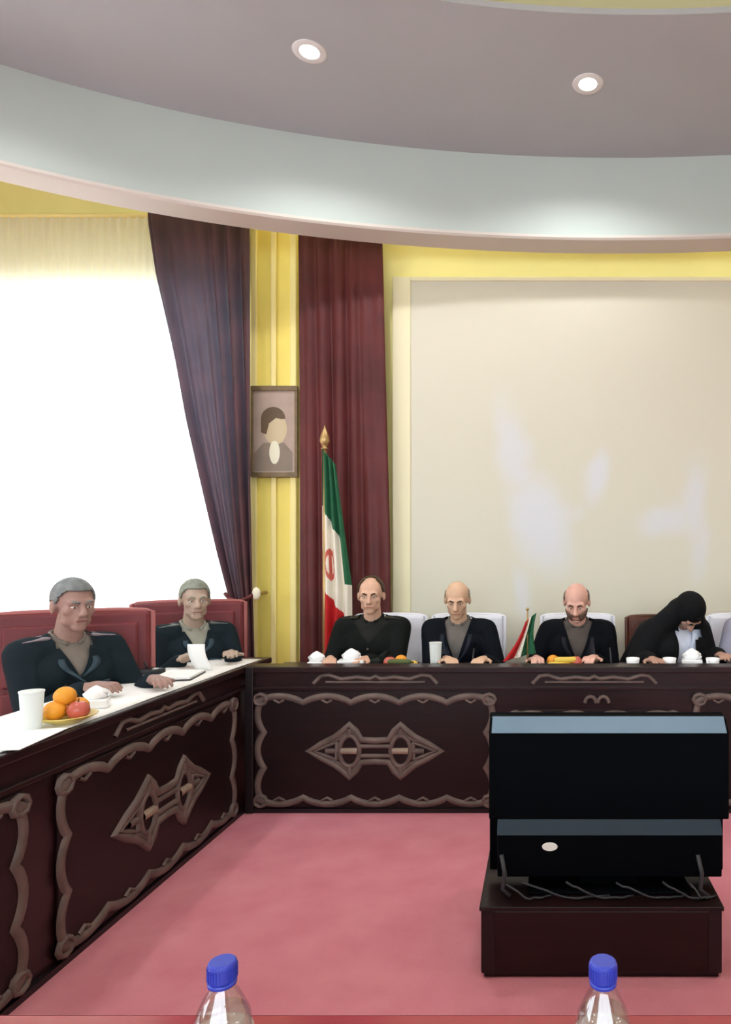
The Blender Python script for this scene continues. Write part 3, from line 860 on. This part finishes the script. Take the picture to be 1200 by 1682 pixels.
    def jfill(g):
        trunk(g, .022)
        for q in (-1, 1):
            arm(g, q, .018, .10); g.capsule(sh[q], sh[q] + (elbows[q] - sh[q]) * .2, .070 * s)
        g.ell(tr(0, 0, -.03), (.188 * s, .145 * s, .12 * s), Rl)
    jo = garment('jacket', jfill, jm, .010, 4)
    inv = Rl.transposed()
    def tl(p): return inv @ (p - pel) / s
    top, bot = .53, .53 - .13 - vneck
    bm = bmesh.new(); bm.from_mesh(jo.data); kill = []
    for q in (-1, 1):
        e1 = Rl @ Vector((q * vw, 0, .42 - bot)); e2 = Rl @ Vector((0, 1, 0))
        bmesh.ops.bisect_plane(bm, geom=bm.verts[:] + bm.edges[:] + bm.faces[:], plane_co=tr(0, 0, bot), plane_no=e1.cross(e2).normalized())
    bm.faces.ensure_lookup_table()
    for f in bm.faces:
        c = tl(f.calc_center_median())
        if c.y < .0 and c.z > bot and abs(c.x) < vw * max(0, (c.z - bot) / (.42 - bot)): kill.append(f)
        elif c.z > .455 and abs(c.x) < .075 and c.y < .075 and c.y > -.06: kill.append(f)
    bmesh.ops.delete(bm, geom=kill, context='FACES'); bm.to_mesh(jo.data); bm.free()
    bvh = BVHTree.FromObject(jo, bpy.context.evaluated_depsgraph_get())
    def front(x, z, off=.006):
        o_ = tr(x, -.6, z); dr = Rl @ Vector((0, 1, 0))
        hit = bvh.ray_cast(o_, dr)
        if hit[0] is None or (hit[0] - o_).length > .75 * s: return tr(x, -.10, z) - dr * off
        return hit[0] - dr * off
    if lapel:
        lm = mat('lapel_cloth', tuple(min(255, int(c * 1.25) + 4) for c in jacket), .7, .3, .1, 12.0)
        for q in (-1, 1):
            rows = []
            for k in range(12):
                t = k / 11; z = .425 + (bot + .005 - .425) * t
                xi = q * (vw * .97 * (1 - t) + .002); wd = .05 * math.sin(PI * min(1, .25 + t * .75)) + .006
                rows.append([front(xi, z, .004), front(xi + q * wd * .5, z, .008), front(xi + q * wd, z, .004)])
            MB().grid(rows).build('lapel', lm, jo, smooth=True, solid=.004)
    # shirt collar ring around the neck
    cp = []
    for k in range(17):
        a = R(-70 + 320 * k / 16)
        cp.append(neck0 + up * (.028 - .03 * (1 if math.sin(a) < -.3 else 0) * abs(math.sin(a))) * s + (Rl @ Vector((math.cos(a) * .066, math.sin(a) * .066 + .004, 0))) * s)
    MB().tube(cp, .009 * s, 8, flat=1.6).build('collar', sm_, shirt_o, smooth=True)
    if buttons:
        bmat = mat('button', buttons, .4, .5)
        for z in (bot - .03, bot - .09, bot - .15):
            p = front(.0, z, .003)
            MB().ell(p, (.009, .006, .009), None, 10, 6).build('button', bmat, jo, smooth=True)
    if epaulettes:
        em = mat('epaulette_cloth', epaulettes, .6, .3, .1, 30.0)
        for q in (-1, 1):
            p0_, p1__ = tr(q * .085, .0, .50), tr(q * .195, .0, .487)
            ax = (p1__ - p0_).normalized(); yv = Rl @ Vector((0, 1, 0)); nv = ax.cross(yv)
            if nv.dot(up) < 0: nv = -nv
            vs = []
            for p in (p0_, p1__):
                for (yy, nn_) in ((-.028, -.004), (.028, -.004), (.028, .008), (-.028, .008)): vs.append(p + yv * yy * s + nv * nn_)
            MB().add(vs, [(0, 1, 2, 3), (7, 6, 5, 4), (0, 4, 5, 1), (1, 5, 6, 2), (2, 6, 7, 3), (3, 7, 4, 0)]).build('epaulette', em, jo, bevel=.003)
        pm = mat('pocket_cloth', tuple(int(c * 1.3) + 5 for c in jacket), .8, .2)
        for q in (-1, 1):
            rows = [[front(q * (.055 + .075 * i / 5), z, .006) for i in range(6)] for z in (.315, .30, .285, .27)]
            MB().grid(rows).build('pocket_flap', pm, jo, smooth=True, solid=.004)
    # --- face
    ew, ei = mat('eye_white', (224, 218, 210), .3, .5), mat('iris', (44, 30, 22), .3, .5)
    for q in (-1, 1):
        e = MB().ell(H(q * .030, -.0765, -.001), (.0125 * s, .0115 * s, .0060 * s), Rh, 14, 10).build('eye', ew, r, smooth=True)
        MB().ell(H(q * .030, -.0855, -.001), (.0050 * s, .003 * s, .0046 * s), Rh, 10, 6).build('iris', ei, e, smooth=True)
    hm = mat('hair_strands', haircol, .75, .3, .25, 30.0, .25, 90)
    for q in (-1, 1):
        MB().tube([H(q * .013, -.094, .018), H(q * .030, -.096, .027), H(q * .050, -.080, .020)], [.004 * s, .0055 * s, .003 * s], 8).build('eyebrow', hm if hair != 'bald' else mat('brow_hair', (80, 64, 54), .8, .2), r, smooth=True)
    lipm = mat('lips', tuple(int(c * k) for c, k in zip(skin, (.86, .68, .68))), .5, .3)
    MB().capsule(H(-.021, -.0945, -.0635), H(.021, -.0945, -.0635), .0035 * s, .0035 * s, 8).build('mouth', lipm, r, smooth=True)
    # --- hair
    def shell(pred, name, material, infl=.008, rx=.076, ry=.096, rz_=.086, c0=(0, .014, .028), nu=64, nv=44):
        g = MB().ell((0, 0, 0), (rx + infl, ry + infl, rz_ + infl), None, nu, nv)
        bm_ = bmesh.new(); bm_.from_mesh(g.mesh())
        dead = [f for f in bm_.faces if not pred(f.calc_center_median() + Vector(c0))]
        bmesh.ops.delete(bm_, geom=dead, context='FACES')
        for v in bm_.verts: v.co = hc + Rh @ ((v.co + Vector(c0)) * s)
        me = bpy.data.meshes.new(name); bm_.to_mesh(me); bm_.free()
        o = bpy.data.objects.new(name, me); COL.objects.link(o); me.materials.append(material); o.parent = r
        me.polygons.foreach_set('use_smooth', [True] * len(me.polygons))
        so = o.modifiers.new('solid', 'SOLIDIFY'); so.thickness = .009 * s; so.offset = 0
        return o
    if hair == 'short':
        shell(lambda p: p.z > (.072 - .35 * max(0, abs(p.x) - .045) if p.y < -.05 else .072 - (p.y + .05) * 1.6 if p.y < -.01 else .02 if p.y < .035 else .02 - (p.y - .035) * 2.2 if p.y < .07 else -.055), 'hair', hm, .005)
    elif hair == 'receding':
        shell(lambda p: (p.y > -.02 and p.z > .02 and (p.z < .105 or p.y > .01)) or (p.y > .0 and p.z > -.05), 'hair', hm, .006)
    elif hair == 'bald':
        shell(lambda p: p.y > -.005 and -.045 < p.z < .045 and not (p.y < .03 and p.z < -.0), 'hair', hm, .004)
    if beard:
        bmt = mat('beard_hair', beard, .85, .2, .2, 40.0, .2, 120)
        g = MB()
        shell(lambda p: p.y < -.01 and p.z < -.045 - .0 * p.y and not (abs(p.x) < .022 and -.078 < p.z < -.05 and p.y < -.07), 'beard', bmt, .006, .062, .072, .082, (0, -.022, -.036))
        MB().tube([H(-.028, -.088, -.056), H(0, -.099, -.047), H(.028, -.088, -.056)], [.004 * s, .0075 * s, .004 * s], 8).build('moustache', bmt, r, smooth=True)
    if glasses:
        gm = M['dark_metal']; g = MB()
        for q in (-1, 1):
            g.tube([H(q * .031 + .019 * math.cos(t * PI / 8), -.101, -.002 + .014 * math.sin(t * PI / 8)) for t in range(17)], .0016, 6)
            g.tube([H(q * .05, -.100, .002), H(q * .080, .01, .004)], .0016, 6)
        g.tube([H(-.012, -.102, .002), H(.012, -.102, .002)], .0016, 6)
        g.build('glasses', gm, r, smooth=True)
    if cloak:
        cm = mat('cloak_cloth', cloak, .85, .2, .2, 6.0, .1, 60)
        def cfill(g):
            trunk(g, .050)
            for q in (-1, 1):
                arm(g, q, .045, .12); g.capsule(sh[q], H(q * .05, .03, -.03), .075, .07)
                g.capsule(sh[q] + Vector((0, .03, -.02)), pel + Vector((q * .22, .06, .08)), .10, .13)
            g.ell(H(0, .022, .028), (.100 * s, .112 * s, .106 * s), Rh, 24, 16)
            g.ell(H(0, .04, -.06), (.105 * s, .085 * s, .12 * s), Rh, 24, 16)
        co = garment('cloak', cfill, cm, .012, 4)
        bm = bmesh.new(); bm.from_mesh(co.data); kill = []
        for xx in (-.085, .13):
            bmesh.ops.bisect_plane(bm, geom=bm.verts[:] + bm.edges[:] + bm.faces[:], plane_co=tr(xx, 0, 0), plane_no=Rl @ Vector((1, 0, 0)))
        bm.faces.ensure_lookup_table()
        ih = Rh.transposed()
        for f in bm.faces:
            c3 = f.calc_center_median(); c = tl(c3); ch = ih @ (c3 - hc) / s
            if c.z < .47 and c.y < -.02 and -.085 < c.x < .13 and c.z > .0 and (c3 - wr[-1]).length > .2 and (c3 - wr[1]).length > .16: kill.append(f)
            elif ch.y < -.045 and abs(ch.x) < .056 and -.15 < ch.z < .035: kill.append(f)
        bmesh.ops.delete(bm, geom=kill, context='FACES'); bm.to_mesh(co.data); bm.free()
    return r

TEAL = (34, 48, 56)
person('grey-haired person in dark teal uniform seated nearest on the left', (-2.225, 3.12), R(60), lean=11, head_pitch=2, head_yaw=-4,
       hands={-1: (-.06, -.36, .838), 1: (.20, -.40, .838)}, tuck=.22, hip_z=.56, skin=(150, 118, 108), jacket=TEAL, shirt=(120, 112, 104), hair='short', haircol=(118, 122, 122),
       epaulettes=(126, 112, 118), buttons=(150, 150, 140), vneck=.06, vw=.04, s=.98)
person('grey-haired person in dark teal uniform seated in the far left corner by the plum curtain', (-2.09, 4.02), R(44), lean=8, head_pitch=2, head_yaw=-8,
       tuck=.15, hands={-1: (-.14, -.33, .842), 1: (.12, -.34, .842)}, skin=(170, 148, 132), jacket=TEAL, shirt=(150, 150, 138), hair='short', haircol=(130, 134, 122),
       epaulettes=(96, 100, 96), buttons=(140, 140, 130), vneck=.06, vw=.04, s=.97)
person('person with dark receding hair in black uniform seated beside the tall flag', (at(615, 900, 4.42).x, 4.42), R(0), lean=7, head_pitch=6, head_yaw=6,
       hands={-1: (-.175, -.36, .788), 1: (.045, -.37, .788)}, skin=(206, 164, 140), jacket=(26, 30, 28), shirt=(30, 30, 28), hair='receding', haircol=(74, 58, 38),
       epaulettes=(52, 48, 36), vneck=.05, lapel=False, buttons=(70, 66, 50), s=.98)
person('balding person in dark navy suit with grey open collar at the head table', (at(757, 900, 4.42).x, 4.42), R(-4), lean=10, head_pitch=16, head_yaw=4,
       hands={-1: (-.02, -.37, .788), 1: (.21, -.36, .788)}, skin=(206, 168, 140), jacket=(14, 20, 30), shirt=(104, 98, 94), hair='bald', haircol=(150, 142, 126),
       vneck=.17, s=.96)
person('bearded bald person in black suit leaning over the table beside the small table flag', (at(946, 900, 4.44).x, 4.44), R(0), lean=16, head_pitch=20, head_yaw=-8,
       hands={-1: (-.26, -.36, .788), 1: (.10, -.36, .788)}, skin=(212, 164, 148), jacket=(12, 14, 22), shirt=(84, 76, 72), hair='bald', haircol=(110, 96, 90), beard=(104, 84, 74),
       vneck=.14, s=.97)
person('person in black hooded cloak over pale blue clothing with bowed head', (at(1092, 900, 4.44).x, 4.44), R(28), lean=15, head_pitch=60, head_yaw=0,
       hands={-1: (-.34, -.28, .788), 1: (.14, -.34, .788)}, skin=(176, 136, 118), jacket=(214, 222, 244), shirt=(220, 226, 244), hair='short', haircol=(16, 14, 16),
       vneck=.08, lapel=False, s=.95, cloak=(10, 11, 14))
person('person in pale lavender clothing cut off by the right edge of the picture', (at(1248, 900, 4.46).x, 4.46), R(-6), lean=9, head_pitch=12, head_yaw=0,
       hands={-1: (-.20, -.36, .788), 1: (.16, -.36, .788)}, skin=(190, 150, 130), jacket=(150, 148, 166), shirt=(196, 194, 204), hair='short', haircol=(60, 56, 52),
       vneck=.12, s=.97)

armchair('red upholstered armchair behind the nearest uniformed person', (-2.17, 3.10), R(30), M['red_leather'], M['chair_wood'], M['red_pipe'], w=.70, h=1.13, group='red armchairs along the side table')
armchair('red upholstered armchair in the far left corner under the second uniformed person', (-2.10, 4.03), R(26), M['red_leather'], M['chair_wood'], M['red_pipe'], w=.66, h=1.12, group='red armchairs along the side table')
for (px, w, lab) in ((625, .52, 'white covered chair behind the person in black uniform'), (762, .52, 'white covered chair behind the balding person in navy suit'),
                     (952, .52, 'white covered chair behind the bearded person in black suit'), (1244, .54, 'white covered chair at the right edge of the picture')):
    armchair(lab, (at(px, 900, 4.45).x, 4.45), 0, M['white_cover'], M['white_cover'], M['white_cover'], w=w, h=1.0, group='white covered chairs at the head table', arms=False, name='covered_chair')
armchair('brown wooden chair behind the person in the black cloak', (at(1097, 900, 4.45).x, 4.45), R(0), M['brown_wood'], M['brown_wood'], M['brown_wood'], w=.50, h=.99, name='wooden_chair')

# ------------------------------------------------------------------ tall flag
def flag_cloth(parent, W_, H_, slope, b1, b2, folds, amp, mats, rows=150, cols=90, emblem=True, flare=.5):
    P = []
    for i in range(rows + 1):
        v = i / rows; row = []
        wid = W_ * (flare + (1 - flare) * min(1, v * 1.6))
        for j in range(cols + 1):
            u = j / cols
            row.append((u * wid - .012, amp * math.sin(u * folds * 2 * PI + v * 1.2) * (.5 + .5 * v), -v * H_ - u * .10 * H_ * (1 - v) * .6 - .02 * u))
        P.append(row)
    g = MB()
    for i in range(rows):
        for j in range(cols):
            v, u = (i + .5) / rows, (j + .5) / cols
            k = v - slope * u
            mi = 0 if k < b1 else 1 if k < b2 else 2
            if u > .80 and v < .62: mi = 0
            if emblem and mi == 1:
                eu, ev = (u - .30) / .16, (v - .545) / .075
                rr = eu * eu + ev * ev
                if (.45 < rr < 1.0) or abs(eu) < .18 and rr < 1.1: mi = 3
            g.add([P[i][j], P[i][j + 1], P[i + 1][j + 1], P[i + 1][j]], [(0, 1, 2, 3)], mi)
    o = g.build('cloth', mats, parent, smooth=True)
    bm = bmesh.new(); bm.from_mesh(o.data); bmesh.ops.remove_doubles(bm, verts=bm.verts, dist=1e-5); bm.to_mesh(o.data); bm.free()
    q = o.modifiers.new('solid', 'SOLIDIFY'); q.thickness = .003
    return o
fd = 4.68
fx = at(533, 900, fd).x; ftop = at(540, 738, fd).z
fl = empty('standing_flag', (fx, fd, 0), 0, 'tall green white and red flag hanging from a pole before the maroon curtain', 'flag')
MB().tube([(0, 0, .05), (0, 0, ftop + .02)], .014, 12).build('pole', M['gold'], fl, smooth=True)
MB().lathe([(.0001, .17), (.006, .15), (.026, .10), (.034, .06), (.020, .025), (.012, .015), (.024, .008), (.024, 0)], (0, 0, ftop), 18).build('finial', M['gold'], fl, smooth=True)
MB().lathe([(.12, 0), (.12, .02), (.05, .045), (.022, .07), (.022, .10)], n=28).build('base', M['gold'], fl, smooth=True)
c = flag_cloth(fl, .20, ftop - at(540, 1078, fd).z, .16, .27, .66, 3, .03, [M['green'], M['fwhite'], M['fred'], M['femb']], flare=.45)
c.location = (0, -.02, ftop)

# ------------------------------------------------------------------ small things on the tables
DZ = .74
def bottle(label, x, y, z, h=.2, r=.032, group=None, cap_m=None, lab_m=None):
    o = empty('water_bottle', (x, y, z), 0, label, 'bottle', group)
    k = h / .2
    prof = [(.0001, .006), (r * .6, .004), (r * .92, 0), (r, .01), (r, .05), (r * .94, .06), (r, .07), (r * .94, .08), (r, .09), (r, .115), (r * .9, .135), (r * .62, .158), (.0125, .172), (.0125, .186)]
    MB().lathe([(a, b * k) for a, b in prof], n=32).build('body', M['plastic_clear'], o, smooth=True)
    MB().lathe([(.0001, .008 * k), (r * .93, .008 * k), (r * .93, .12 * k), (r * .8, .138 * k), (.0001, .138 * k)], n=28).build('water', M['water'], o, smooth=True)
    MB().lathe([(r + .0008, .05 * k), (r + .0008, .112 * k)], n=32).build('paper_label', lab_m or M['bottle_label'], o, smooth=True)
    cp = MB().lathe([(.0001, .205 * k), (.0130, .205 * k), (.0146, .2035 * k), (.0152, .201 * k), (.0152, .182 * k), (.0135, .180 * k)], n=28).build('cap', cap_m or M['blue_cap'], o, smooth=True)
    cp.modifiers.new('es', 'EDGE_SPLIT').split_angle = R(25)
    g = MB()
    for a in range(28):
        t = 2 * PI * a / 28
        g.obox((.0154 * math.cos(t), .0154 * math.sin(t), .191 * k), (.0012, .0014, .016 * k), (0, 0, t))
    g.build('cap_ribs', cap_m or M['blue_cap'], cp)
    MB().lathe([(.0142, .174 * k), (.0152, .175 * k), (.0152, .179 * k), (.0142, .18 * k)], n=28).build('cap_ring', cap_m or M['blue_cap'], o, smooth=True)
    return o
for px, lab in ((365, 'clear water bottle with blue cap on the glossy table, left of the two'), (990, 'clear water bottle with blue cap on the glossy table, before the television')):
    p = at(px, 1600, .755)
    bottle(lab, p.x, .755, .7705, .171, .032, 'blue capped bottles on the near table')

def tumbler(label, p, h, r, m=None, group=None):
    o = empty('tumbler', p, 0, label, 'cup', group)
    MB().lathe([(.0001, .0), (r * .78, 0), (r * .8, .004), (r, h), (r * .93, h), (r * .74, .01), (.0001, .01)], n=28).build('wall', m or M['frosted'], o, smooth=True)
    MB().lathe([(r * .93, h - .004), (r * 1.05, h - .002), (r * 1.05, h + .003), (r * .93, h + .003)], n=28).build('rim', m or M['frosted'], o, smooth=True)
    return o

def fruit(kind, p, label, group, rz=0.0, s=1.0):
    if kind in ('orange', 'apple'):
        rr = .036 * s
        o = empty(kind, p, rz, label, 'fruit', group)
        if kind == 'orange': prof = [(rr * math.sin(t * PI / 12) + .00005, rr - rr * .94 * math.cos(t * PI / 12) - rr * .06) for t in range(13)]
        else: prof = [(rr * math.sin(t * PI / 14) * (1 + .06 * math.cos(t * PI / 14 * -1)) + .00005, rr * .92 - rr * .92 * math.cos(t * PI / 14) - (.010 * max(0, (t - 11) / 3) ** 2 if t > 11 else 0)) for t in range(15)]
        MB().lathe(prof, n=22).build('flesh', M[kind], o, smooth=True)
        MB().tube([(0, 0, rr * 1.72), (.002, .001, rr * 2.05)], [.0025, .0018], 6).build('stem', M['stem'], o, smooth=True)
    else:
        o = empty(kind, p, rz, label, 'fruit', group)
        n = 12; L = .15 * s; pts = []; rs = []
        for k in range(n + 1):
            t = k / n; a = (t - .5) * (1.5 if kind == 'banana' else .25)
            pts.append((L * math.sin(a) / (1.5 if kind == 'banana' else .25), L * .35 * (1 - math.cos(a)) if kind == 'banana' else 0, .0175))
            rs.append(.0172 * min(1, .3 + 1.8 * math.sin(PI * min(.97, max(.03, t)))))
        MB().tube(pts, rs, 10).build('peel', M['banana'] if kind == 'banana' else M['cuke'], o, smooth=True)
        MB().tube([pts[-1], Vector(pts[-1]) + (Vector(pts[-1]) - Vector(pts[-2])).normalized() * .014], [.005, .004], 6).build('stem', M['stem'], o, smooth=True)
    return o

def plate(label, p, r=.115, m=None, group='fruit plates on the tables'):
    o = empty('fruit_plate', p, 0, label, 'plate', group)
    MB().lathe([(.0001, .004), (r * .55, .004), (r * .62, .007), (r, .024), (r + .002, .027), (r - .003, .028), (r * .6, .012), (.0001, .009)], n=36).build('dish', m or M['plate_gold'], o, smooth=True)
    MB().lathe([(r * .4, 0), (r * .5, 0), (r * .5, .006), (r * .4, .006)], n=28).build('foot_ring', m or M['plate_gold'], o, smooth=True)
    return o

def fruit_plate(p, r, where, items):
    plate('round yellow fruit plate ' + where, p, r)
    seen = {}
    tot = [i[0] for i in items]
    for (k, dx, dy, dz, rz) in items:
        seen[k] = seen.get(k, 0) + 1
        pos = ('', '')[0] if tot.count(k) == 1 else {('orange', 1): 'front ', ('orange', 2): 'rear ', ('orange', 3): 'topmost ', ('banana', 1): 'front ', ('banana', 2): 'rear ', ('banana', 3): 'topmost '}[(k, seen[k])]
        nm = {'orange': 'orange', 'apple': 'red apple', 'banana': 'yellow banana', 'cucumber': 'green cucumber'}[k]
        fruit(k, Vector(p) + Vector((dx, dy, dz)), pos + nm + ' on the plate ' + where, 'fruit ' + where, rz)
def back_pt(px, d=4.0): return Vector(((px - CX) * d / F, d, DZ))

fruit_plate(back_pt(655, 3.985), .115, 'before the person in black uniform', [('apple', -.05, -.02, .014, 0), ('orange', .005, .03, .014, 0), ('banana', .05, -.045, .016, .3), ('banana', .045, -.01, .016, .5), ('cucumber', .01, -.05, .034, -.1)])
fruit_plate(back_pt(926, 3.985), .115, 'before the bearded person', [('banana', -.03, -.04, .016, .1), ('banana', .0, -.0, .016, .2), ('apple', .07, .0, .014, 0), ('orange', -.065, .03, .014, 0), ('banana', .01, -.03, .044, .1)])
pL = on(98, 1192, .805); fruit_plate(Vector((pL.x - .01, pL.y + .05, .806)), .095, 'on the white runner', [('orange', -.025, -.025, .012, 0), ('orange', .01, .045, .012, 0), ('apple', .045, -.005, .012, 0), ('banana', -.052, .045, .016, 1.0), ('orange', -.01, .005, .058, 0)])

def tissue_box(label, p, rz, w=.15, d=.10, h=.06, group=None, puff=1.0):
    o = empty('tissue_box', p, rz, label, 'tissue box', group)
    MB().box(-w / 2, w / 2, -d / 2, d / 2, 0, h).build('carton', M['china'], o, bevel=.006)
    P = []
    for i in range(8):
        t = i / 7; rad = (.035 * (1 - t) + .022 * math.sin(PI * t) + .004) * puff
        P.append([(rad * (1 + .25 * math.sin(k * 3 + i)) * math.cos(2 * PI * k / 16), rad * .6 * (1 + .2 * math.cos(k * 2 + i)) * math.sin(2 * PI * k / 16), h - .001 + .065 * t * puff) for k in range(17)])
    MB().grid(P).build('tissue', M['tissue'], o, smooth=True, solid=.002)
    return o
tissue_box('white tissue box with a raised tissue before the person in black uniform', back_pt(577, 3.98), .1, .15, .10, .06, 'tissue boxes')
tissue_box('small white tissue pack in front of the tall flag', back_pt(520, 3.98), 0, .09, .08, .05, 'tissue boxes', .9)
tissue_box('white tissue box before the bowed person in the cloak', back_pt(1136, 4.02), -.2, .12, .09, .055, 'tissue boxes')
pt = on(158, 1162, .805); tissue_box('white tissue box on the runner before the nearest uniformed person', Vector((pt.x, pt.y, .805)), .4, .09, .07, .035, 'tissue boxes', .8)

def cup(label, p, group='white cups on the head table'):
    o = empty('tea_cup', p, rng.uniform(0, 6), label, 'cup', group)
    MB().lathe([(.0001, .004), (.055, .008), (.066, .014), (.064, .017), (.03, .009), (.0001, .008)], n=28).build('saucer', M['china'], o, smooth=True)
    MB().lathe([(.0001, .010), (.020, .010), (.024, .016), (.036, .04), (.040, .072), (.037, .072), (.033, .042), (.018, .018), (.0001, .016)], n=28).build('bowl', M['china'], o, smooth=True)
    MB().tube([(.036, 0, .06), (.055, 0, .062), (.058, 0, .042), (.034, 0, .03)], .004, 8).build('handle', M['china'], o, smooth=True)
    return o
cup('white cup before the brown wooden chair', back_pt(1039, 3.96))
cup('white cup under the pale blue clothing of the bowed person', back_pt(1099, 3.96))
cup('white cup near the right edge of the head table', back_pt(1170, 3.95))

tumbler('frosted tumbler before the balding person in navy suit', back_pt(715, 4.0), .155, .036)
pb_ = on(52, 1198, .805)
tumbler('frosted tumbler standing on the runner beside the fruit', Vector((pb_.x, pb_.y, .805)), .13, .036)

def microphone(label, p, rz=0.0, lean=.10, h=.17):
    o = empty('microphone', p, rz, label, 'microphone', 'table microphones')
    MB().box(-.045, .045, -.06, .06, 0, .028).build('base', M['dark_metal'], o, bevel=.008)
    MB().box(-.012, .012, -.045, -.03, .028, .031).build('button', M['label'], o)
    pts = [(0, .02 + lean * (k / 8) ** 1.6, .028 + h * k / 8) for k in range(9)]
    MB().tube(pts, .0045, 8).build('gooseneck', M['dark_metal'], o, smooth=True)
    e = Vector(pts[-1]); d = (e - Vector(pts[-2])).normalized()
    MB().capsule(e, e + d * .04, .011, .012, 10).build('capsule_head', M['black_plastic'], o, smooth=True)
    return o
microphone('small table microphone before the balding person in navy suit', back_pt(775, 4.02), 0, .10, .08)
microphone('small table microphone between the bearded and the bowed person', back_pt(1004, 3.98), 0, .10, .09)
pm_ = on(246, 1107, .805)
microphone('table microphone on the runner between the two uniformed persons', Vector((pm_.x, pm_.y, .805)), R(70), .12, .10)

# little table flag
tf = empty('table_flag', back_pt(866, 4.02), 0, 'small green white and red table flag on a stand', 'flag'); tf.scale = (1.15, 1.15, 1.05)
MB().lathe([(.05, 0), (.05, .012), (.02, .02), (.008, .03)], n=24).build('base', M['gold'], tf, smooth=True)
MB().tube([(0, 0, .02), (0, 0, .33)], .004, 8).build('pole', M['gold'], tf, smooth=True)
MB().ell((0, 0, .335), .009, None, 12, 8).build('finial', M['gold'], tf, smooth=True)
g = MB(); N_, K_ = 24, 24; P = []
for i in range(N_ + 1):
    v = i / N_; row = []
    for j in range(K_ + 1):
        u = j / K_
        row.append((.045 - u * (.055 + .12 * v) + .03 * math.sin(v * 3) * (u - .5), -.006 - .016 * math.sin(u * 2.5 * 2 * PI) * (.4 + .6 * v), .315 - v * .225 - .05 * u))
    P.append(row)
for i in range(N_):
    for j in range(K_):
        u = (j + .5) / K_
        g.add([P[i][j], P[i][j + 1], P[i + 1][j + 1], P[i + 1][j]], [(0, 1, 2, 3)], 0 if u < .46 else 1 if u < .68 else 2)
o = g.build('cloth', [M['green'], M['fwhite'], M['fred']], tf, smooth=True, solid=.002)

# papers
def sheet(label, c, w, h, rz, n=1, name='paper_sheet', group=None):
    o = MB(); o.box(-w / 2, w / 2, -h / 2, h / 2, 0, .002 * n)
    q = o.build(name, M['paper'], None); q.location = c; q.rotation_euler = (0, 0, rz)
    return tag(q, label, 'paper', group)
pc = on(30, 1212, .806); sheet('loose white paper at the left edge on the side table', Vector((pc.x, pc.y - .02, .806)), .19, .27, R(8), 1)
pn_ = on(195, 1122, .806)
nb = empty('notepad', Vector((-1.80, 3.36, .806)), R(10), 'grey edged notepad on the runner beside the table microphone', 'notepad')
MB().box(-.09, .09, -.12, .12, 0, .006).build('cover', M['dark_metal'], nb, bevel=.002)
MB().box(-.085, .085, -.115, .115, .006, .016).build('pages', M['paper'], nb)
# curled white card before the far left person
P = []
for i in range(13):
    t = i / 12
    P.append([(-.045 + .09 * u + .03 * t * t, .05 * t - .03 * math.sin(t * 2.2), .14 * (1 - t) ** .8 + .001) for u in (0, .25, .5, .75, 1)])
pq = on(330, 1100, .806)
q = MB().grid(P).build('name_card', M['paper'], None, smooth=True, solid=.002)
q.location = Vector((pq.x, pq.y - .05, .806)); tag(q, 'curled white card standing at the far end of the runner', 'paper')
